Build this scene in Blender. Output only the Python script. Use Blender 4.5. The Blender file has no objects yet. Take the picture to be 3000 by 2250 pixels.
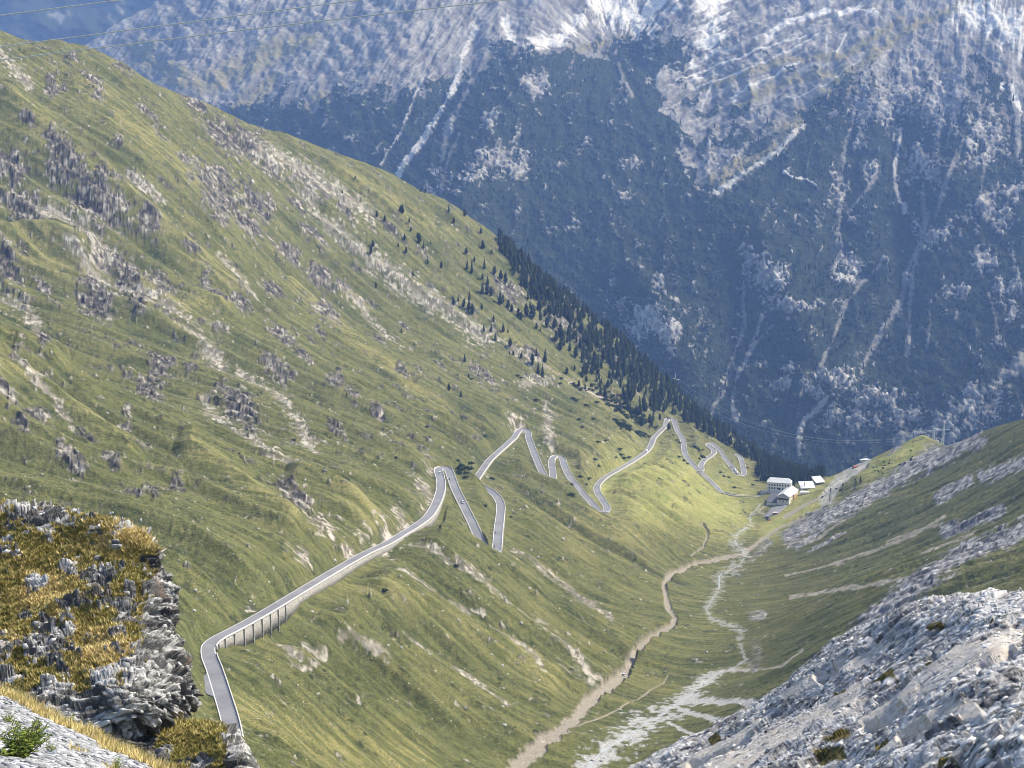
import bpy, bmesh
import math, random
import numpy as np
# ------------------------------------------------------------------ camera numbers (photo pixels 3000 x 2250)
F = 4344.0; CX, CY = 1500.0, 1125.0
PITCH = math.radians(-10.0)
CP, SP = math.cos(PITCH), math.sin(PITCH)
def unproj(u, v, t):
    """photo pixel + depth along the view axis -> world point (metres, camera at the origin)"""
    u = np.asarray(u, float); v = np.asarray(v, float); t = np.asarray(t, float)
    dx = (u - CX) / F; dy = (CY - v) / F
    return np.stack([dx * t, (CP - dy * SP) * t, (SP + dy * CP) * t], -1)
def depth_for_z(v, z):
    dy = (CY - v) / F
    return z / (SP + dy * CP)
def proj(P):
    t = P[..., 1] * CP + P[..., 2] * SP
    t = np.maximum(t, 1e-3)
    up = -P[..., 1] * SP + P[..., 2] * CP
    return CX + F * P[..., 0] / t, CY - F * up / t, t
def sstep(a, b, x):
    x = np.clip((x - a) / (b - a), 0, 1)
    return x * x * (3 - 2 * x)
# ------------------------------------------------------------------ noise
_rng = np.random.RandomState(7)
_PERM = np.tile(_rng.permutation(256).astype(np.int32), 3)
_ANG = _rng.rand(256) * 2 * np.pi
_GX, _GY = np.cos(_ANG).astype(np.float32), np.sin(_ANG).astype(np.float32)
_G3 = _rng.randn(256, 3).astype(np.float32); _G3 /= np.linalg.norm(_G3, axis=1)[:, None]
def perlin2(x, y, seed=0):
    x = np.asarray(x, np.float32) + np.float32(seed * 17.31); y = np.asarray(y, np.float32) + np.float32(seed * 5.77)
    xi = np.floor(x); yi = np.floor(y); fx = x - xi; fy = y - yi
    xi = xi.astype(np.int32) & 255; yi = yi.astype(np.int32) & 255
    u = fx * fx * fx * (fx * (fx * 6 - 15) + 10); v = fy * fy * fy * (fy * (fy * 6 - 15) + 10)
    a = _PERM[xi] + yi; b = _PERM[xi + 1] + yi
    def g(h, dx, dy): return _GX[h] * dx + _GY[h] * dy
    n00 = g(_PERM[a], fx, fy); n10 = g(_PERM[b], fx - 1, fy); n01 = g(_PERM[a + 1], fx, fy - 1); n11 = g(_PERM[b + 1], fx - 1, fy - 1)
    p = n00 + u * (n10 - n00); q = n01 + u * (n11 - n01)
    return 1.5 * (p + v * (q - p))
def perlin3(x, y, z, seed=0):
    x = np.asarray(x, np.float32) + np.float32(seed * 17.31); y = np.asarray(y, np.float32) + np.float32(seed * 5.77); z = np.asarray(z, np.float32)
    xi = np.floor(x); yi = np.floor(y); zi = np.floor(z); fx = x - xi; fy = y - yi; fz = z - zi
    xi = xi.astype(np.int32) & 255; yi = yi.astype(np.int32) & 255; zi = zi.astype(np.int32) & 255
    f = lambda t: t * t * t * (t * (t * 6 - 15) + 10)
    u, v, w = f(fx), f(fy), f(fz)
    def c(i, j, k):
        h = _PERM[_PERM[_PERM[xi + i] + yi + j] + zi + k]; G = _G3[h]
        return G[..., 0] * (fx - i) + G[..., 1] * (fy - j) + G[..., 2] * (fz - k)
    l = lambda a, b, t: a + t * (b - a)
    return 1.5 * l(l(l(c(0,0,0), c(1,0,0), u), l(c(0,1,0), c(1,1,0), u), v), l(l(c(0,0,1), c(1,0,1), u), l(c(0,1,1), c(1,1,1), u), v), w)
def fbm2(x, y, o=4, seed=0, gain=.5):
    s = 0; a = 1.0; f = 1.0
    for i in range(o):
        s = s + a * perlin2(x * f, y * f, seed + i * 3); a *= gain; f *= 2.03
    return s
def ridge2(x, y, seed=0):
    return 1 - 2 * np.abs(perlin2(x, y, seed))
_R3 = _rng.rand(256, 3).astype(np.float32); _D3 = _rng.randn(256, 3).astype(np.float32); _D3 /= np.linalg.norm(_D3, axis=1)[:, None]
def facets(p, seed=0, tilt=.5):
    """broken rock: every cell of a jittered grid is a flat tilted facet; returns height, crack closeness, cell tone"""
    p = np.asarray(p, np.float32); sh = p.shape[:-1]; d = p.shape[-1]; p = p.reshape(-1, d) + np.float32(seed * 7.13)
    ci = np.floor(p).astype(np.int32); fr = p - ci
    b1 = np.full(len(p), 9, np.float32); b2 = b1.copy(); hid = np.zeros(len(p), np.int32); dl = np.zeros((len(p), d), np.float32)
    for k in range(3 ** d):
        o = [(k // 3 ** j) % 3 - 1 for j in range(d)]; h = np.zeros(len(p), np.int32)
        for j in range(d): h = _PERM[h + ((ci[:, j] + o[j]) & 255)]
        dv = fr - (np.array(o, np.float32) + _R3[h][:, :d]); q = (dv * dv).sum(1); m = q < b1
        b2 = np.where(m, b1, np.minimum(b2, q)); hid = np.where(m, h, hid); dl[m] = dv[m]; b1 = np.where(m, q, b1)
    H = (_R3[hid, 0] - .5) + tilt * (dl * _D3[hid][:, :d]).sum(1)
    edge = np.clip(1 - (np.sqrt(b2) - np.sqrt(b1)) / .16, 0, 1)
    return H.reshape(sh), edge.reshape(sh), _R3[hid, 1].reshape(sh)
# ------------------------------------------------------------------ the road as it runs in the photo: pixel u, v and height z (camera = 0)
ROAD_MAIN = [(684,2175,-236),(673,2115,-239),(649,2033,-242),(626,1961,-244),(611,1920,-245.3),(612,1890,-246),(633,1871,-247),(678,1848,-249),(769,1798,-253),(859,1744,-258),(949,1690,-264),(1000,1660,-267),(1068,1622,-270.5),(1136,1590,-274),(1172,1568,-276),(1217,1541,-280),(1250,1516,-283),(1269,1490,-286),(1282,1462,-289),(1291,1426,-293),(1288,1396,-296.5),
 (1284,1380,-298),(1290,1371,-299),(1304,1371,-299.5),(1314,1380,-300),(1320,1396,-301),(1333,1432,-303.5),(1355,1477,-306),(1384,1535,-309.5),(1408,1588,-312.5),(1424,1614,-314),(1437,1620,-314.6),(1451,1616,-315),(1455,1600,-315.6),(1459,1552,-319),(1465,1504,-323),(1465,1477,-325),(1452,1453,-327.5),(1433,1437,-329.5),(1411,1424,-331),(1394,1409,-332.5),(1404,1388,-335),(1419,1367,-338),(1434,1347,-340.5),(1479,1306,-346),(1507,1280,-350),
 (1517,1265,-352),(1530,1258,-353),(1542,1262,-353.6),(1548,1283,-355),(1566,1333,-361),(1590,1388,-366.5),(1600,1405,-368),(1608,1409,-368.6),(1617,1404,-369),(1618,1383,-370.5),(1615,1356,-373),(1620,1341,-374.5),(1632,1336,-375.5),(1644,1341,-376.3),(1651,1360,-378),(1665,1392,-381),(1692,1428,-385),(1732,1473,-389.5),(1757,1497,-392),(1770,1500,-393),(1778,1492,-393.6),(1765,1466,-396),(1750,1443,-398.5),(1749,1424,-400.5),(1769,1401,-404),(1814,1374,-409),(1859,1347,-414),(1891,1324,-417.5),(1907,1303,-420),(1916,1281,-422.5),(1934,1263,-426),(1950,1247,-429),
 (1952,1234,-431.5),(1960,1227,-432.7),(1970,1229,-433.5),(1976,1240,-434.5),(1984,1262,-437),(1999,1287,-440),(2003,1308,-442),(2008,1334,-445),(2025,1355,-448),(2040,1373,-450),(2049,1380,-451.2),(2055,1377,-452),(2053,1365,-453.5),(2063,1348,-457),(2079,1337,-459),(2091,1326,-461),(2087,1315,-463),(2076,1307,-465),(2076,1301,-466),(2084,1299,-467),(2095,1307,-468.5),(2111,1327,-472),(2133,1355,-477),(2148,1374,-480),(2159,1389,-482),(2167,1393,-482.6),(2177,1391,-483.4),(2178,1380,-485),(2173,1354,-488.5),(2165,1337,-491),(2152,1330,-492.5)]
ROAD_SPUR = [(2052,1383,-451.7),(2063,1392,-452.5),(2079,1406,-453.5),(2097,1424,-454.8),(2113,1440,-456),(2133,1448,-457),(2160,1452,-458),(2187,1453,-459),(2215,1455,-460),(2240,1457,-460.5)]
def px_z(pts):
    P = np.array(pts, float); t = depth_for_z(P[:, 1], P[:, 2])
    return unproj(P[:, 0], P[:, 1], t)
# crest of the left spur and of the right spur (terrain line without the trees): u, v, depth
CREST = [(-700,-330,1700),(-350,-110,1800),(0,92,1900),(40,108,1912),(81,121,1930),(125,124,1945),(150,114,1952),(172,116,1958),(195,128,1966),(224,129,1975),(271,144,1990),(366,190,2020),(447,244,2040),(542,278,2070),(637,319,2100),(732,366,2130),(841,393,2170),(949,437,2190),(1058,475,2220),(1153,513,2250),(1221,556,2270),(1302,583,2300),(1370,631,2320),(1437,678,2340),(1492,722,2350),(1560,785,2370),(1627,842,2390),(1695,898,2410),(1763,958,2430),(1831,1006,2450),(1899,1072,2470),(1966,1132,2490),(2034,1192,2510),(2102,1248,2530),(2170,1290,2540),(2238,1336,2540),(2305,1366,2520),(2373,1390,2450),(2425,1398,1963),(2470,1380,1953),(2510,1362,1967),(2560,1340,1934),(2620,1312,1921),(2700,1273,1907),(2735,1290,1870),(2765,1306,1810),(2800,1300,1740),(2850,1278,1680),(2920,1250,1640),(3000,1228,1600),(3200,1150,1520),(3600,1000,1450)]
CTRL = [ # free anchors u, v, depth
 (-300,700,1500),(0,1000,1230),(-300,1400,850),(0,1450,860),(300,1500,850),(300,1000,1400),(600,700,1700),(900,900,1800),(1200,1000,1900),(1500,1000,2050),(1800,1150,2150),(700,1350,1040),(1000,1350,1180),(400,500,1720),
 (900,2250,655),(1200,2250,730),(1500,2250,798),(1800,2250,815),(1700,2150,850),(1850,1990,995),(1900,2100,905),(2050,2000,990),(2150,2000,985),(1950,1830,1155),(2000,1660,1530),(2080,1780,1245),(2180,1850,1120),(2180,1640,1563),(2180,1560,1705),(2190,1520,1786),
 (2250,1520,1767),(2270,1498,1789),(2300,1478,1818),(2280,1446,1859),(2340,1462,1828),(2390,1450,1832),(2420,1442,1830),(2320,1530,1733),
 (2300,1580,1620),(2400,1520,1653),(2500,1450,1730),(2600,1500,1520),(2600,1400,1750),(2750,1400,1600),(2850,1350,1560),(3000,1350,1420),(3000,1500,1190),(3000,1700,860),(2800,1600,1150),(2650,1720,1000),(2450,1750,1080),(2500,1900,880),(2300,1950,950),(2700,1900,780),(3200,1600,900),(2400,2150,760),(2700,2250,560),
 (2330,1400,2060),(2300,1430,1930),(1400,1900,930),(1250,1700,960),(1600,1750,1150),(1700,1600,1420),(1900,1500,1660),(2050,1480,1740),(1000,1950,800),
 (1300,1560,1040),(760,2000,690)]
CTRL_XYZ = [(0,250,-135),(0,120,-70),(0,30,-14),(-150,250,-75),(150,250,-75),(-120,60,10),(120,60,5),(-300,500,-60),(-500,900,40),(420,500,-90),(560,900,-110),(650,1300,-150)]
def build_base():
    Q = [px_z(ROAD_MAIN)[::3], px_z(ROAD_SPUR)[::2], unproj(*np.array(CREST, float).T)]
    Q.append(unproj(*np.array(CTRL, float).T)); Q.append(np.array(CTRL_XYZ, float))
    Q = np.concatenate(Q)
    # cull anchors closer than 6 m in plan
    keep = []
    for i in range(len(Q)):
        if all(np.hypot(*(Q[i, :2] - Q[j, :2])) > 6 for j in keep): keep.append(i)
    return Q[keep]
class TPS:
    def __init__(s, Q, lam):
        s.X = Q[:, :2] / 1000.0; z = Q[:, 2]; n = len(z)
        r2 = ((s.X[:, None] - s.X[None]) ** 2).sum(-1)
        K = s.k(r2) + lam * np.eye(n)
        Pm = np.c_[np.ones(n), s.X]
        A = np.zeros((n + 3, n + 3)); A[:n, :n] = K; A[:n, n:] = Pm; A[n:, :n] = Pm.T
        sol = np.linalg.solve(A, np.r_[z, 0, 0, 0]); s.w = sol[:n]; s.c = sol[n:]
    @staticmethod
    def k(r2): return r2 * np.log(r2 + 1e-12)
    def __call__(s, x, y):
        sh = np.shape(x); x = np.ravel(x) / 1000.0; y = np.ravel(y) / 1000.0; out = np.empty(len(x))
        for i in range(0, len(x), 40000):
            sl = slice(i, i + 40000)
            r2 = (x[sl, None] - s.X[None, :, 0]) ** 2 + (y[sl, None] - s.X[None, :, 1]) ** 2
            out[sl] = s.k(r2) @ s.w + s.c[0] + s.c[1] * x[sl] + s.c[2] * y[sl]
        return out.reshape(sh)
# ------------------------------------------------------------------ photo-traced surface features (photo pixels)
# outcrops on the left slope: u, v, half-length down the fall line, half-width
ROCKS_L = [(212,181,26,20),(149,255,16,20),(154,289,20,18),(188,285,14,12),(273,267,38,16),(289,312,20,14),(538,271,26,18),(580,310,36,16),(199,511,60,40),(172,452,40,28),(27,488,60,48),(280,588,85,60),(316,624,70,40),(68,624,70,50),(547,502,30,16),(628,556,62,46),(646,606,60,42),(746,610,72,38),(732,678,52,24),(646,669,26,18),(425,570,26,16),(434,669,46,28),(660,415,80,40),(723,430,70,34),(904,543,66,24),(922,705,40,20),
 (18,818,50,40),(127,868,22,14),(307,782,95,30),(280,890,60,42),(398,895,62,30),(475,863,46,26),(371,809,70,30),(633,890,38,16),(705,908,36,24),(642,976,26,15),(827,1008,44,20),(940,827,46,28),(963,945,46,26),(475,1098,42,28),(506,1093,18,12),(561,1112,18,13),(438,1157,40,26),(14,1180,44,28),(371,1220,14,10),(366,1256,17,12),(108,1252,40,22),(68,1292,30,18),(203,1370,50,20),(700,1211,66,36),(814,1098,56,22),(886,1066,30,14),(859,1478,62,24),(393,1469,28,14),(452,1478,30,14),(520,1455,22,16),(131,1050,22,18),
 (1398,1103,34,15),(1430,1122,34,12),(1108,1021,22,12),(1488,868,46,26),(1646,962,50,26),(1180,975,20,12),(1290,1090,22,12),(1075,905,30,14),(1010,860,34,18),(850,760,40,20),(560,760,30,14),(800,870,36,14),(1030,1180,26,12),(1110,1235,26,10),(985,1140,30,16),(60,1100,30,14),(250,1300,36,14),(330,1390,30,12),(990,1290,26,12),(1180,1120,22,10),(1560,1050,30,14),(1790,1060,36,12),(1700,1010,30,14),
 (430,345,26,12),(790,500,40,16),(870,610,36,14),(1010,640,30,12),(1150,700,28,14),(1240,760,28,12),(470,430,24,10),(350,440,22,9),(90,380,26,10)]
# banks of pale broken rock cut above the road
BANKS = [(1090,1590,60,18),(1181,1530,34,16),(1023,1610,28,14),(940,1560,50,28),(1244,1440,44,16),(1262,1375,24,12),(1510,1240,34,14),(1255,1500,20,26),(1140,1560,40,18),(880,1640,30,18)]
# loose scree and worn strips: points, half-width
SCREE_L = [([(0,181),(45,222),(90,271)],12),([(131,640),(199,656),(260,720),(310,790)],26),([(375,525),(420,560),(480,610)],8),([(770,460),(880,520),(1000,590),(1080,650)],22),([(880,560),(940,640),(1000,692),(1060,740)],12),([(199,777),(294,840),(400,890),(440,900)],9),([(27,899),(60,925),(113,967)],14),([(443,899),(520,949),(565,985),(633,1066),(660,1090)],13),([(701,1094),(791,1166),(860,1245),(927,1333)],11),([(601,1202),(650,1240),(723,1301),(830,1370),(905,1415)],9),
 ([(1090,759),(1181,831),(1253,886),(1362,953)],15),([(1362,953),(1398,990),(1420,1000)],20),([(1523,1140),(1560,1126),(1610,1133)],10),([(1600,1195),(1608,1230),(1604,1265),(1615,1318)],11),([(1000,870),(1100,960),(1180,1040)],6),([(640,760),(720,850),(790,930)],7),([(1260,860),(1360,930),(1460,1010),(1560,1090)],5),([(90,1130),(160,1200),(215,1270)],7),([(1470,1010),(1600,1090),(1760,1180)],4),
 ([(1172,1703),(1262,1762),(1371,1816)],7),([(1190,1690),(1300,1770),(1420,1830)],4),([(1335,1681),(1400,1730),(1452,1780),(1565,1857),(1642,1916),(1723,1988),(1760,2010)],9),([(1600,1960),(1680,2000),(1740,2010)],13),([(1570,1681),(1640,1740),(1701,1789),(1791,1843)],6),([(1000,1889),(1080,1940),(1149,1975)],10),([(1181,1880),(1262,1938)],6),([(886,1889),(920,1910),(955,1932)],9),([(820,1905),(850,1940),(885,1968)],8),([(850,1965),(910,1990),(960,2000)],5),([(1420,1880),(1520,1950),(1600,2010)],6),([(1330,1980),(1420,2040),(1490,2090)],6),([(1200,1600),(1300,1670),(1400,1740)],6),([(1500,1620),(1600,1700),(1680,1760)],4)]
YELLOW_L = [([(1018,1694),(1120,1770),(1226,1825),(1330,1890),(1430,1930),(1540,1990),(1610,2030)],20),([(40,320),(150,420),(300,560),(420,640),(600,780),(700,860)],20),([(250,280),(420,430),(600,560)],22),([(420,880),(520,925),(640,925)],22),([(0,760),(100,770),(200,800)],40),([(560,1330),(720,1440),(860,1560)],16),([(0,1080),(200,1200),(380,1330)],18),([(860,860),(1000,990),(1160,1120),(1300,1220)],14),([(880,1420),(1000,1480),(1100,1540)],14),([(1800,1400),(1980,1450),(2150,1490)],95),([(1750,1560),(1950,1520),(2150,1500)],60),([(2240,1540),(2330,1500),(2420,1480)],34),([(2560,1375),(2620,1345),(2690,1300)],30),([(700,2090),(900,2180),(1200,2240)],40),([(1480,1000),(1650,1110),(1850,1250)],12),([(1000,520),(1150,600),(1300,690)],16)]  # dry ridge grass; broad strips by the hotel and right spur paint in sunlight
# ribs and scree on the right-hand slope
ROCKS_R = [([(2735,1332),(2680,1375),(2620,1415),(2551,1450),(2470,1500),(2384,1530),(2316,1572)],24),([(2866,1298),(2810,1315),(2755,1345),(2720,1370)],24),([(2950,1590),(2870,1620),(2791,1662),(2678,1730),(2588,1810),(2520,1860)],30),([(2927,1513),(2850,1540),(2768,1570)],18),([(2440,1525),(2400,1560),(2334,1604)],7),([(2475,1568),(2420,1595),(2370,1620)],4),([(3000,1560),(2960,1590)],26),([(2840,1420),(2790,1440),(2750,1470)],14),([(2990,1370),(2930,1395),(2880,1410)],18),([(2203,1812),(2230,1806)],12),([(2208,1884),(2218,1920),(2205,1950)],16),([(2640,1300),(2600,1340)],5),([(2250,1590),(2200,1640)],10)]
PALE_R = [([(2316,1757),(2430,1745),(2542,1726),(2640,1705),(2701,1694)],5),([(2438,1663),(2500,1645),(2565,1626),(2680,1580),(2768,1527)],4),([(2334,1604),(2400,1575),(2475,1530)],3),([(2790,1750),(2900,1710),(3000,1680)],4),([(2300,1690),(2400,1672),(2470,1660)],3),([(2700,1640),(2850,1580)],3),([(2350,1905),(2290,1958),(2110,1970)],4),([(2600,1600),(2760,1545)],3)]
STREAM = [(2230,1475,5),(2194,1518,6),(2203,1540,6),(2163,1563,14),(2149,1590,16),(2190,1630,14),(2165,1660,18),(2104,1690,16),(2110,1726,14),(2068,1789,15),(2081,1816,10),(2140,1835,10),(2172,1852,14),(2167,1889,10),(2185,1934,10),(2150,1962,8),(2113,1968,10),(2085,1990,24),(2060,2008,22),(2018,2042,26),(1960,2085,32),(1904,2115,36),(1836,2160,40),(1768,2205,44),(1715,2262,48)]
FAN = [([(2000,2060),(2080,2055),(2170,2062),(2220,2075)],12),([(1990,2080),(2080,2110),(2150,2120)],9),([(1960,2120),(2040,2160),(2000,2200)],6)]
TRACK = [(1490,2300,26),(1512,2250,25),(1560,2207,23),(1610,2169,20),(1678,2119,17),(1723,2065,17),(1791,2011,18),(1832,1985,15),(1845,1952,13),(1859,1920,12),(1904,1884,10),(1949,1853,10),(1974,1835,9),(1976,1815,8),(1958,1788,8),(1949,1749,8),(1944,1720,8),(1960,1695,9),(2000,1677,8),(2045,1655,6),(2113,1640,7),(2181,1624,7),(2217,1595,6),(2253,1568,5),(2280,1550,4),(2330,1530,3),(2360,1515,3)]
PATHS = [([(1958,1984),(1945,2010),(1913,2026),(1859,2058),(1768,2103),(1696,2130)],2.2),([(2300,1520),(2350,1485),(2400,1462),(2450,1425),(2500,1395),(2540,1370)],4),([(2690,1340),(2720,1322),(2708,1305),(2735,1300)],3),([(2240,1507),(2222,1500),(2243,1480)],3),([(2020,1640),(2060,1610),(2075,1570),(2060,1550)],3),([(2380,1470),(2340,1490),(2300,1512)],4)]
LOT = [([(2500,1375),(2475,1400),(2450,1425),(2430,1452),(2418,1470)],17),([(2540,1352),(2510,1370),(2490,1390)],14)]
def seg_field(U, V, pts, w, reach=2.6):
    """1 on a traced strip falling to 0 at `reach` times its half-width; pts may carry their own half-width"""
    pts = [p if len(p) > 2 else (p[0], p[1], w) for p in pts]
    out = np.zeros(U.shape, np.float32)
    for (x0, y0, w0), (x1, y1, w1) in zip(pts[:-1], pts[1:]):
        m = max(w0, w1) * reach
        sel = (U > min(x0, x1) - m) & (U < max(x0, x1) + m) & (V > min(y0, y1) - m) & (V < max(y0, y1) + m)
        if not sel.any(): continue
        du, dv = x1 - x0, y1 - y0; L = du * du + dv * dv + 1e-6
        uu, vv = U[sel], V[sel]
        k = np.clip(((uu - x0) * du + (vv - y0) * dv) / L, 0, 1)
        d = np.hypot(uu - x0 - k * du, vv - y0 - k * dv) / (w0 + k * (w1 - w0))
        out[sel] = np.maximum(out[sel], np.clip((reach - d) / (reach - 0), 0, 1))
    return out
def blob_field(U, V, blobs, ang, reach=1.8):
    out = np.zeros(U.shape, np.float32); c, s = math.cos(ang), math.sin(ang)
    for (u, v, a, b) in blobs:
        m = max(a, b) * reach
        sel = (np.abs(U - u) < m) & (np.abs(V - v) < m)
        if not sel.any(): continue
        du, dv = U[sel] - u, V[sel] - v
        p, q = du * c + dv * s, -du * s + dv * c
        out[sel] = np.maximum(out[sel], np.clip(1 - np.hypot(p / a, q / b) / reach, 0, 1))
    return out
# ------------------------------------------------------------------ the valley: one sheet of ground, finer near the camera
NA = 1330; A0, A1 = -0.43, 0.43
YR = np.concatenate([np.geomspace(12, 400, 60)[:-1], np.geomspace(400, 2950, 1120)])
NY = len(YR)
AV = np.linspace(A0, A1, NA)
tps = TPS(build_base(), 2e-4)
gx = (YR[:, None] * AV[None]).astype(np.float64); gy = np.repeat(YR[:, None], NA, 1)
gz = tps(gx, gy)
near = sstep(520, 380, gy)
gz = gz * (1 - near) + np.minimum(gz, -.50 * gy - 2) * near          # the drop below the viewpoint
CR = unproj(*np.array(CREST, float).T)
def crest_distance(x, y):
    best = np.full(x.shape, 1e9); zc = np.zeros(x.shape)
    for p, q in zip(CR[:-1], CR[1:]):
        dx, dy = q[0] - p[0], q[1] - p[1]; L = dx * dx + dy * dy
        k = np.clip(((x - p[0]) * dx + (y - p[1]) * dy) / L, 0, 1)
        d = np.hypot(x - p[0] - k * dx, y - p[1] - k * dy)
        m = d < best; best = np.where(m, d, best); zc = np.where(m, p[2] + k * (q[2] - p[2]), zc)
    poly = [tuple(c[:2]) for c in CR] + [(6000, CR[-1, 1]), (6000, 9000), (-6000, 9000), (-6000, CR[0, 1])]
    inside = np.zeros(x.shape, bool)
    for (x0, y0), (x1, y1) in zip(poly, poly[1:] + poly[:1]):
        if y0 == y1: continue
        c = (y0 > y) != (y1 > y)
        inside ^= c & (x < (x1 - x0) * (y - y0) / (y1 - y0) + x0)
    return np.where(inside, best, -best), zc
cd = np.full(gz.shape, -900.0); zc = np.zeros(gz.shape)
far = gy > 1150
cd[far], zc[far] = crest_distance(gx[far], gy[far])
def base_hit(u, v):
    T = np.arange(1500, 2690, 2.0); P = unproj(u, v, T); h = tps(P[:, 0], P[:, 1]); b = P[:, 2] < h; return P[np.argmax(b)] if b.any() else None
LOW_LEGS = [[(2110,1260),(2124,1272),(2137,1284),(2151,1298)],[(2160,1289),(2172,1297),(2184,1309),(2192,1322)],[(2212,1322),(2232,1338),(2254,1352)]]
# road samples
def resample(P, step):
    """Catmull-Rom through the traced points, even spacing"""
    P = np.asarray(P, float); out = []
    Q = np.vstack([2 * P[0] - P[1], P, 2 * P[-1] - P[-2]])
    for i in range(1, len(Q) - 2):
        p0, p1, p2, p3 = Q[i - 1:i + 3]; n = 12
        d = [max(np.linalg.norm(b - a) ** .5, 1e-3) for a, b in ((p0, p1), (p1, p2), (p2, p3))]
        t0, t1, t2, t3 = 0, d[0], d[0] + d[1], d[0] + d[1] + d[2]
        for t in np.linspace(t1, t2, n, endpoint=False):
            a1 = (t1 - t) / (t1 - t0) * p0 + (t - t0) / (t1 - t0) * p1; a2 = (t2 - t) / (t2 - t1) * p1 + (t - t1) / (t2 - t1) * p2
            a3 = (t3 - t) / (t3 - t2) * p2 + (t - t2) / (t3 - t2) * p3
            b1 = (t2 - t) / (t2 - t0) * a1 + (t - t0) / (t2 - t0) * a2; b2 = (t3 - t) / (t3 - t1) * a2 + (t - t1) / (t3 - t1) * a3
            out.append((t2 - t) / (t2 - t1) * b1 + (t - t1) / (t2 - t1) * b2)
    out.append(P[-1]); out = np.array(out)
    s = np.r_[0, np.cumsum(np.linalg.norm(np.diff(out, axis=0), axis=1))]
    n = int(s[-1] / step) + 1; q = np.linspace(0, s[-1], n)
    R = np.stack([np.interp(q, s, out[:, k]) for k in range(3)], -1)
    zz = R[:, 2].copy(); ker = np.ones(15) / 15
    R[:, 2] = np.convolve(np.pad(zz, 7, 'edge'), ker, 'valid')
    return R
RM = resample(px_z(ROAD_MAIN), 1.6); RS = resample(px_z(ROAD_SPUR), 1.6)
def frames(R):
    T = np.gradient(R[:, :2], axis=0); T /= np.linalg.norm(T, axis=1)[:, None]
    return T, np.stack([-T[:, 1], T[:, 0]], -1)
RL = [resample([q for q in (base_hit(*p) for p in leg) if q is not None], 1.6) for leg in LOW_LEGS]
SPUR_BRIDGE = len(RS) - 34          # where the spur leaves the hillside and becomes the bridge
HW = 3.5                            # half the paved width
rd = np.full(gz.shape, 99.0, np.float32); rz = np.zeros(gz.shape, np.float32); rside = np.zeros(gz.shape, np.float32)
LOGY = np.log(YR)
def downhill_side(R):
    T, N = frames(R)
    za = tps(R[:, 0] + 9 * N[:, 0], R[:, 1] + 9 * N[:, 1]); zb = tps(R[:, 0] - 9 * N[:, 0], R[:, 1] - 9 * N[:, 1])
    return np.where(za < zb, 1.0, -1.0)
DS_M, DS_S = downhill_side(RM), downhill_side(RS)
for R, DS in [(RM, DS_M), (RS[:SPUR_BRIDGE], DS_S[:SPUR_BRIDGE])] + [(q, downhill_side(q)) for q in RL]:
    T, N = frames(R)
    for k in range(len(R)):
        x, y, z = R[k]; W = 34.0
        i0, i1 = np.searchsorted(YR, [y - W, y + W]); a0, a1 = (x - W) / y, (x + W) / y
        j0 = max(int((a0 - A0) / (A1 - A0) * (NA - 1)), 0); j1 = min(int((a1 - A0) / (A1 - A0) * (NA - 1)) + 2, NA)
        dx = gx[i0:i1, j0:j1] - x; dy = gy[i0:i1, j0:j1] - y
        d = np.hypot(dx, dy); m = d < rd[i0:i1, j0:j1]
        rd[i0:i1, j0:j1][m] = d[m]; rz[i0:i1, j0:j1][m] = z
        rside[i0:i1, j0:j1][m] = ((dx * N[k, 0] + dy * N[k, 1]) * DS[k])[m]
# relief: which side of the stream, distance to it
AX = unproj(*np.array([(1550,2250,798),(1760,2205,825),(1950,2080,915),(2085,1990,985),(2185,1934,1035),(2080,1790,1235),(2110,1726,1370),(2165,1640,1563),(2200,1520,1786),(2235,1470,1870)], float).T)
ax_y = np.r_[0, AX[:, 1], 3000]; ax_x = np.r_[-90, AX[:, 0], 700]
dist_ax = (gx - np.interp(gy, ax_y, ax_x)).astype(np.float32)       # >0: right-hand side
wR = sstep(-15, 45, dist_ax); wL = 1 - wR
U, V, _ = proj(np.stack([gx, gy, gz], -1)); U = U.astype(np.float32); V = V.astype(np.float32)
x32, y32 = gx.astype(np.float32), gy.astype(np.float32)
sL = .3 * x32 + .95 * y32; dL = .95 * x32 - .3 * y32
wp = 14 * perlin2(sL / 110, dL / 150, 1) + 5 * perlin2(sL / 37, dL / 60, 2)
gl1 = ridge2((sL + wp) / 105, dL / 700, 3); gl2 = ridge2((sL + wp * .8) / 37, dL / 300, 4); gl3 = perlin2((sL + wp * .5) / 11, dL / 70, 5)
sR = .35 * x32 + .93 * y32; dR = -.93 * x32 + .35 * y32
wq = 12 * perlin2(sR / 90, dR / 120, 11) + 4 * perlin2(sR / 30, dR / 50, 12)
gr1 = ridge2((sR + wq) / 80, dR / 500, 13); gr2 = ridge2((sR + wq) / 27, dR / 220, 14); gr3 = perlin2((sR + wq * .6) / 8, dR / 60, 15)
bump = fbm2(x32 / 17, y32 / 17, 4, 20); tuss = fbm2(x32 / 3.2, y32 / 3.2, 2, 21)
humm = ridge2(x32 / 9 + .4 * bump, y32 / 9, 24) * .9 + .6 * ridge2(x32 / 4.2, y32 / 4.2, 25); nstR_ = perlin2(sR / 5.5, dR / 40, 58)
calm = sstep(3, 30, rd) * .82 + .18
floor_amp = sstep(12, 110, np.abs(dist_ax)) * .88 + .12
crest_amp = 1 - .7 * sstep(60, 5, np.abs(cd))
amp = calm * floor_amp * crest_amp * (1 - near)
amp = amp * (1 - .78 * np.clip(1.5 - 1.2 * np.hypot((U - 2190) / 200, (V - 1450) / 95), 0, 1))
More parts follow.
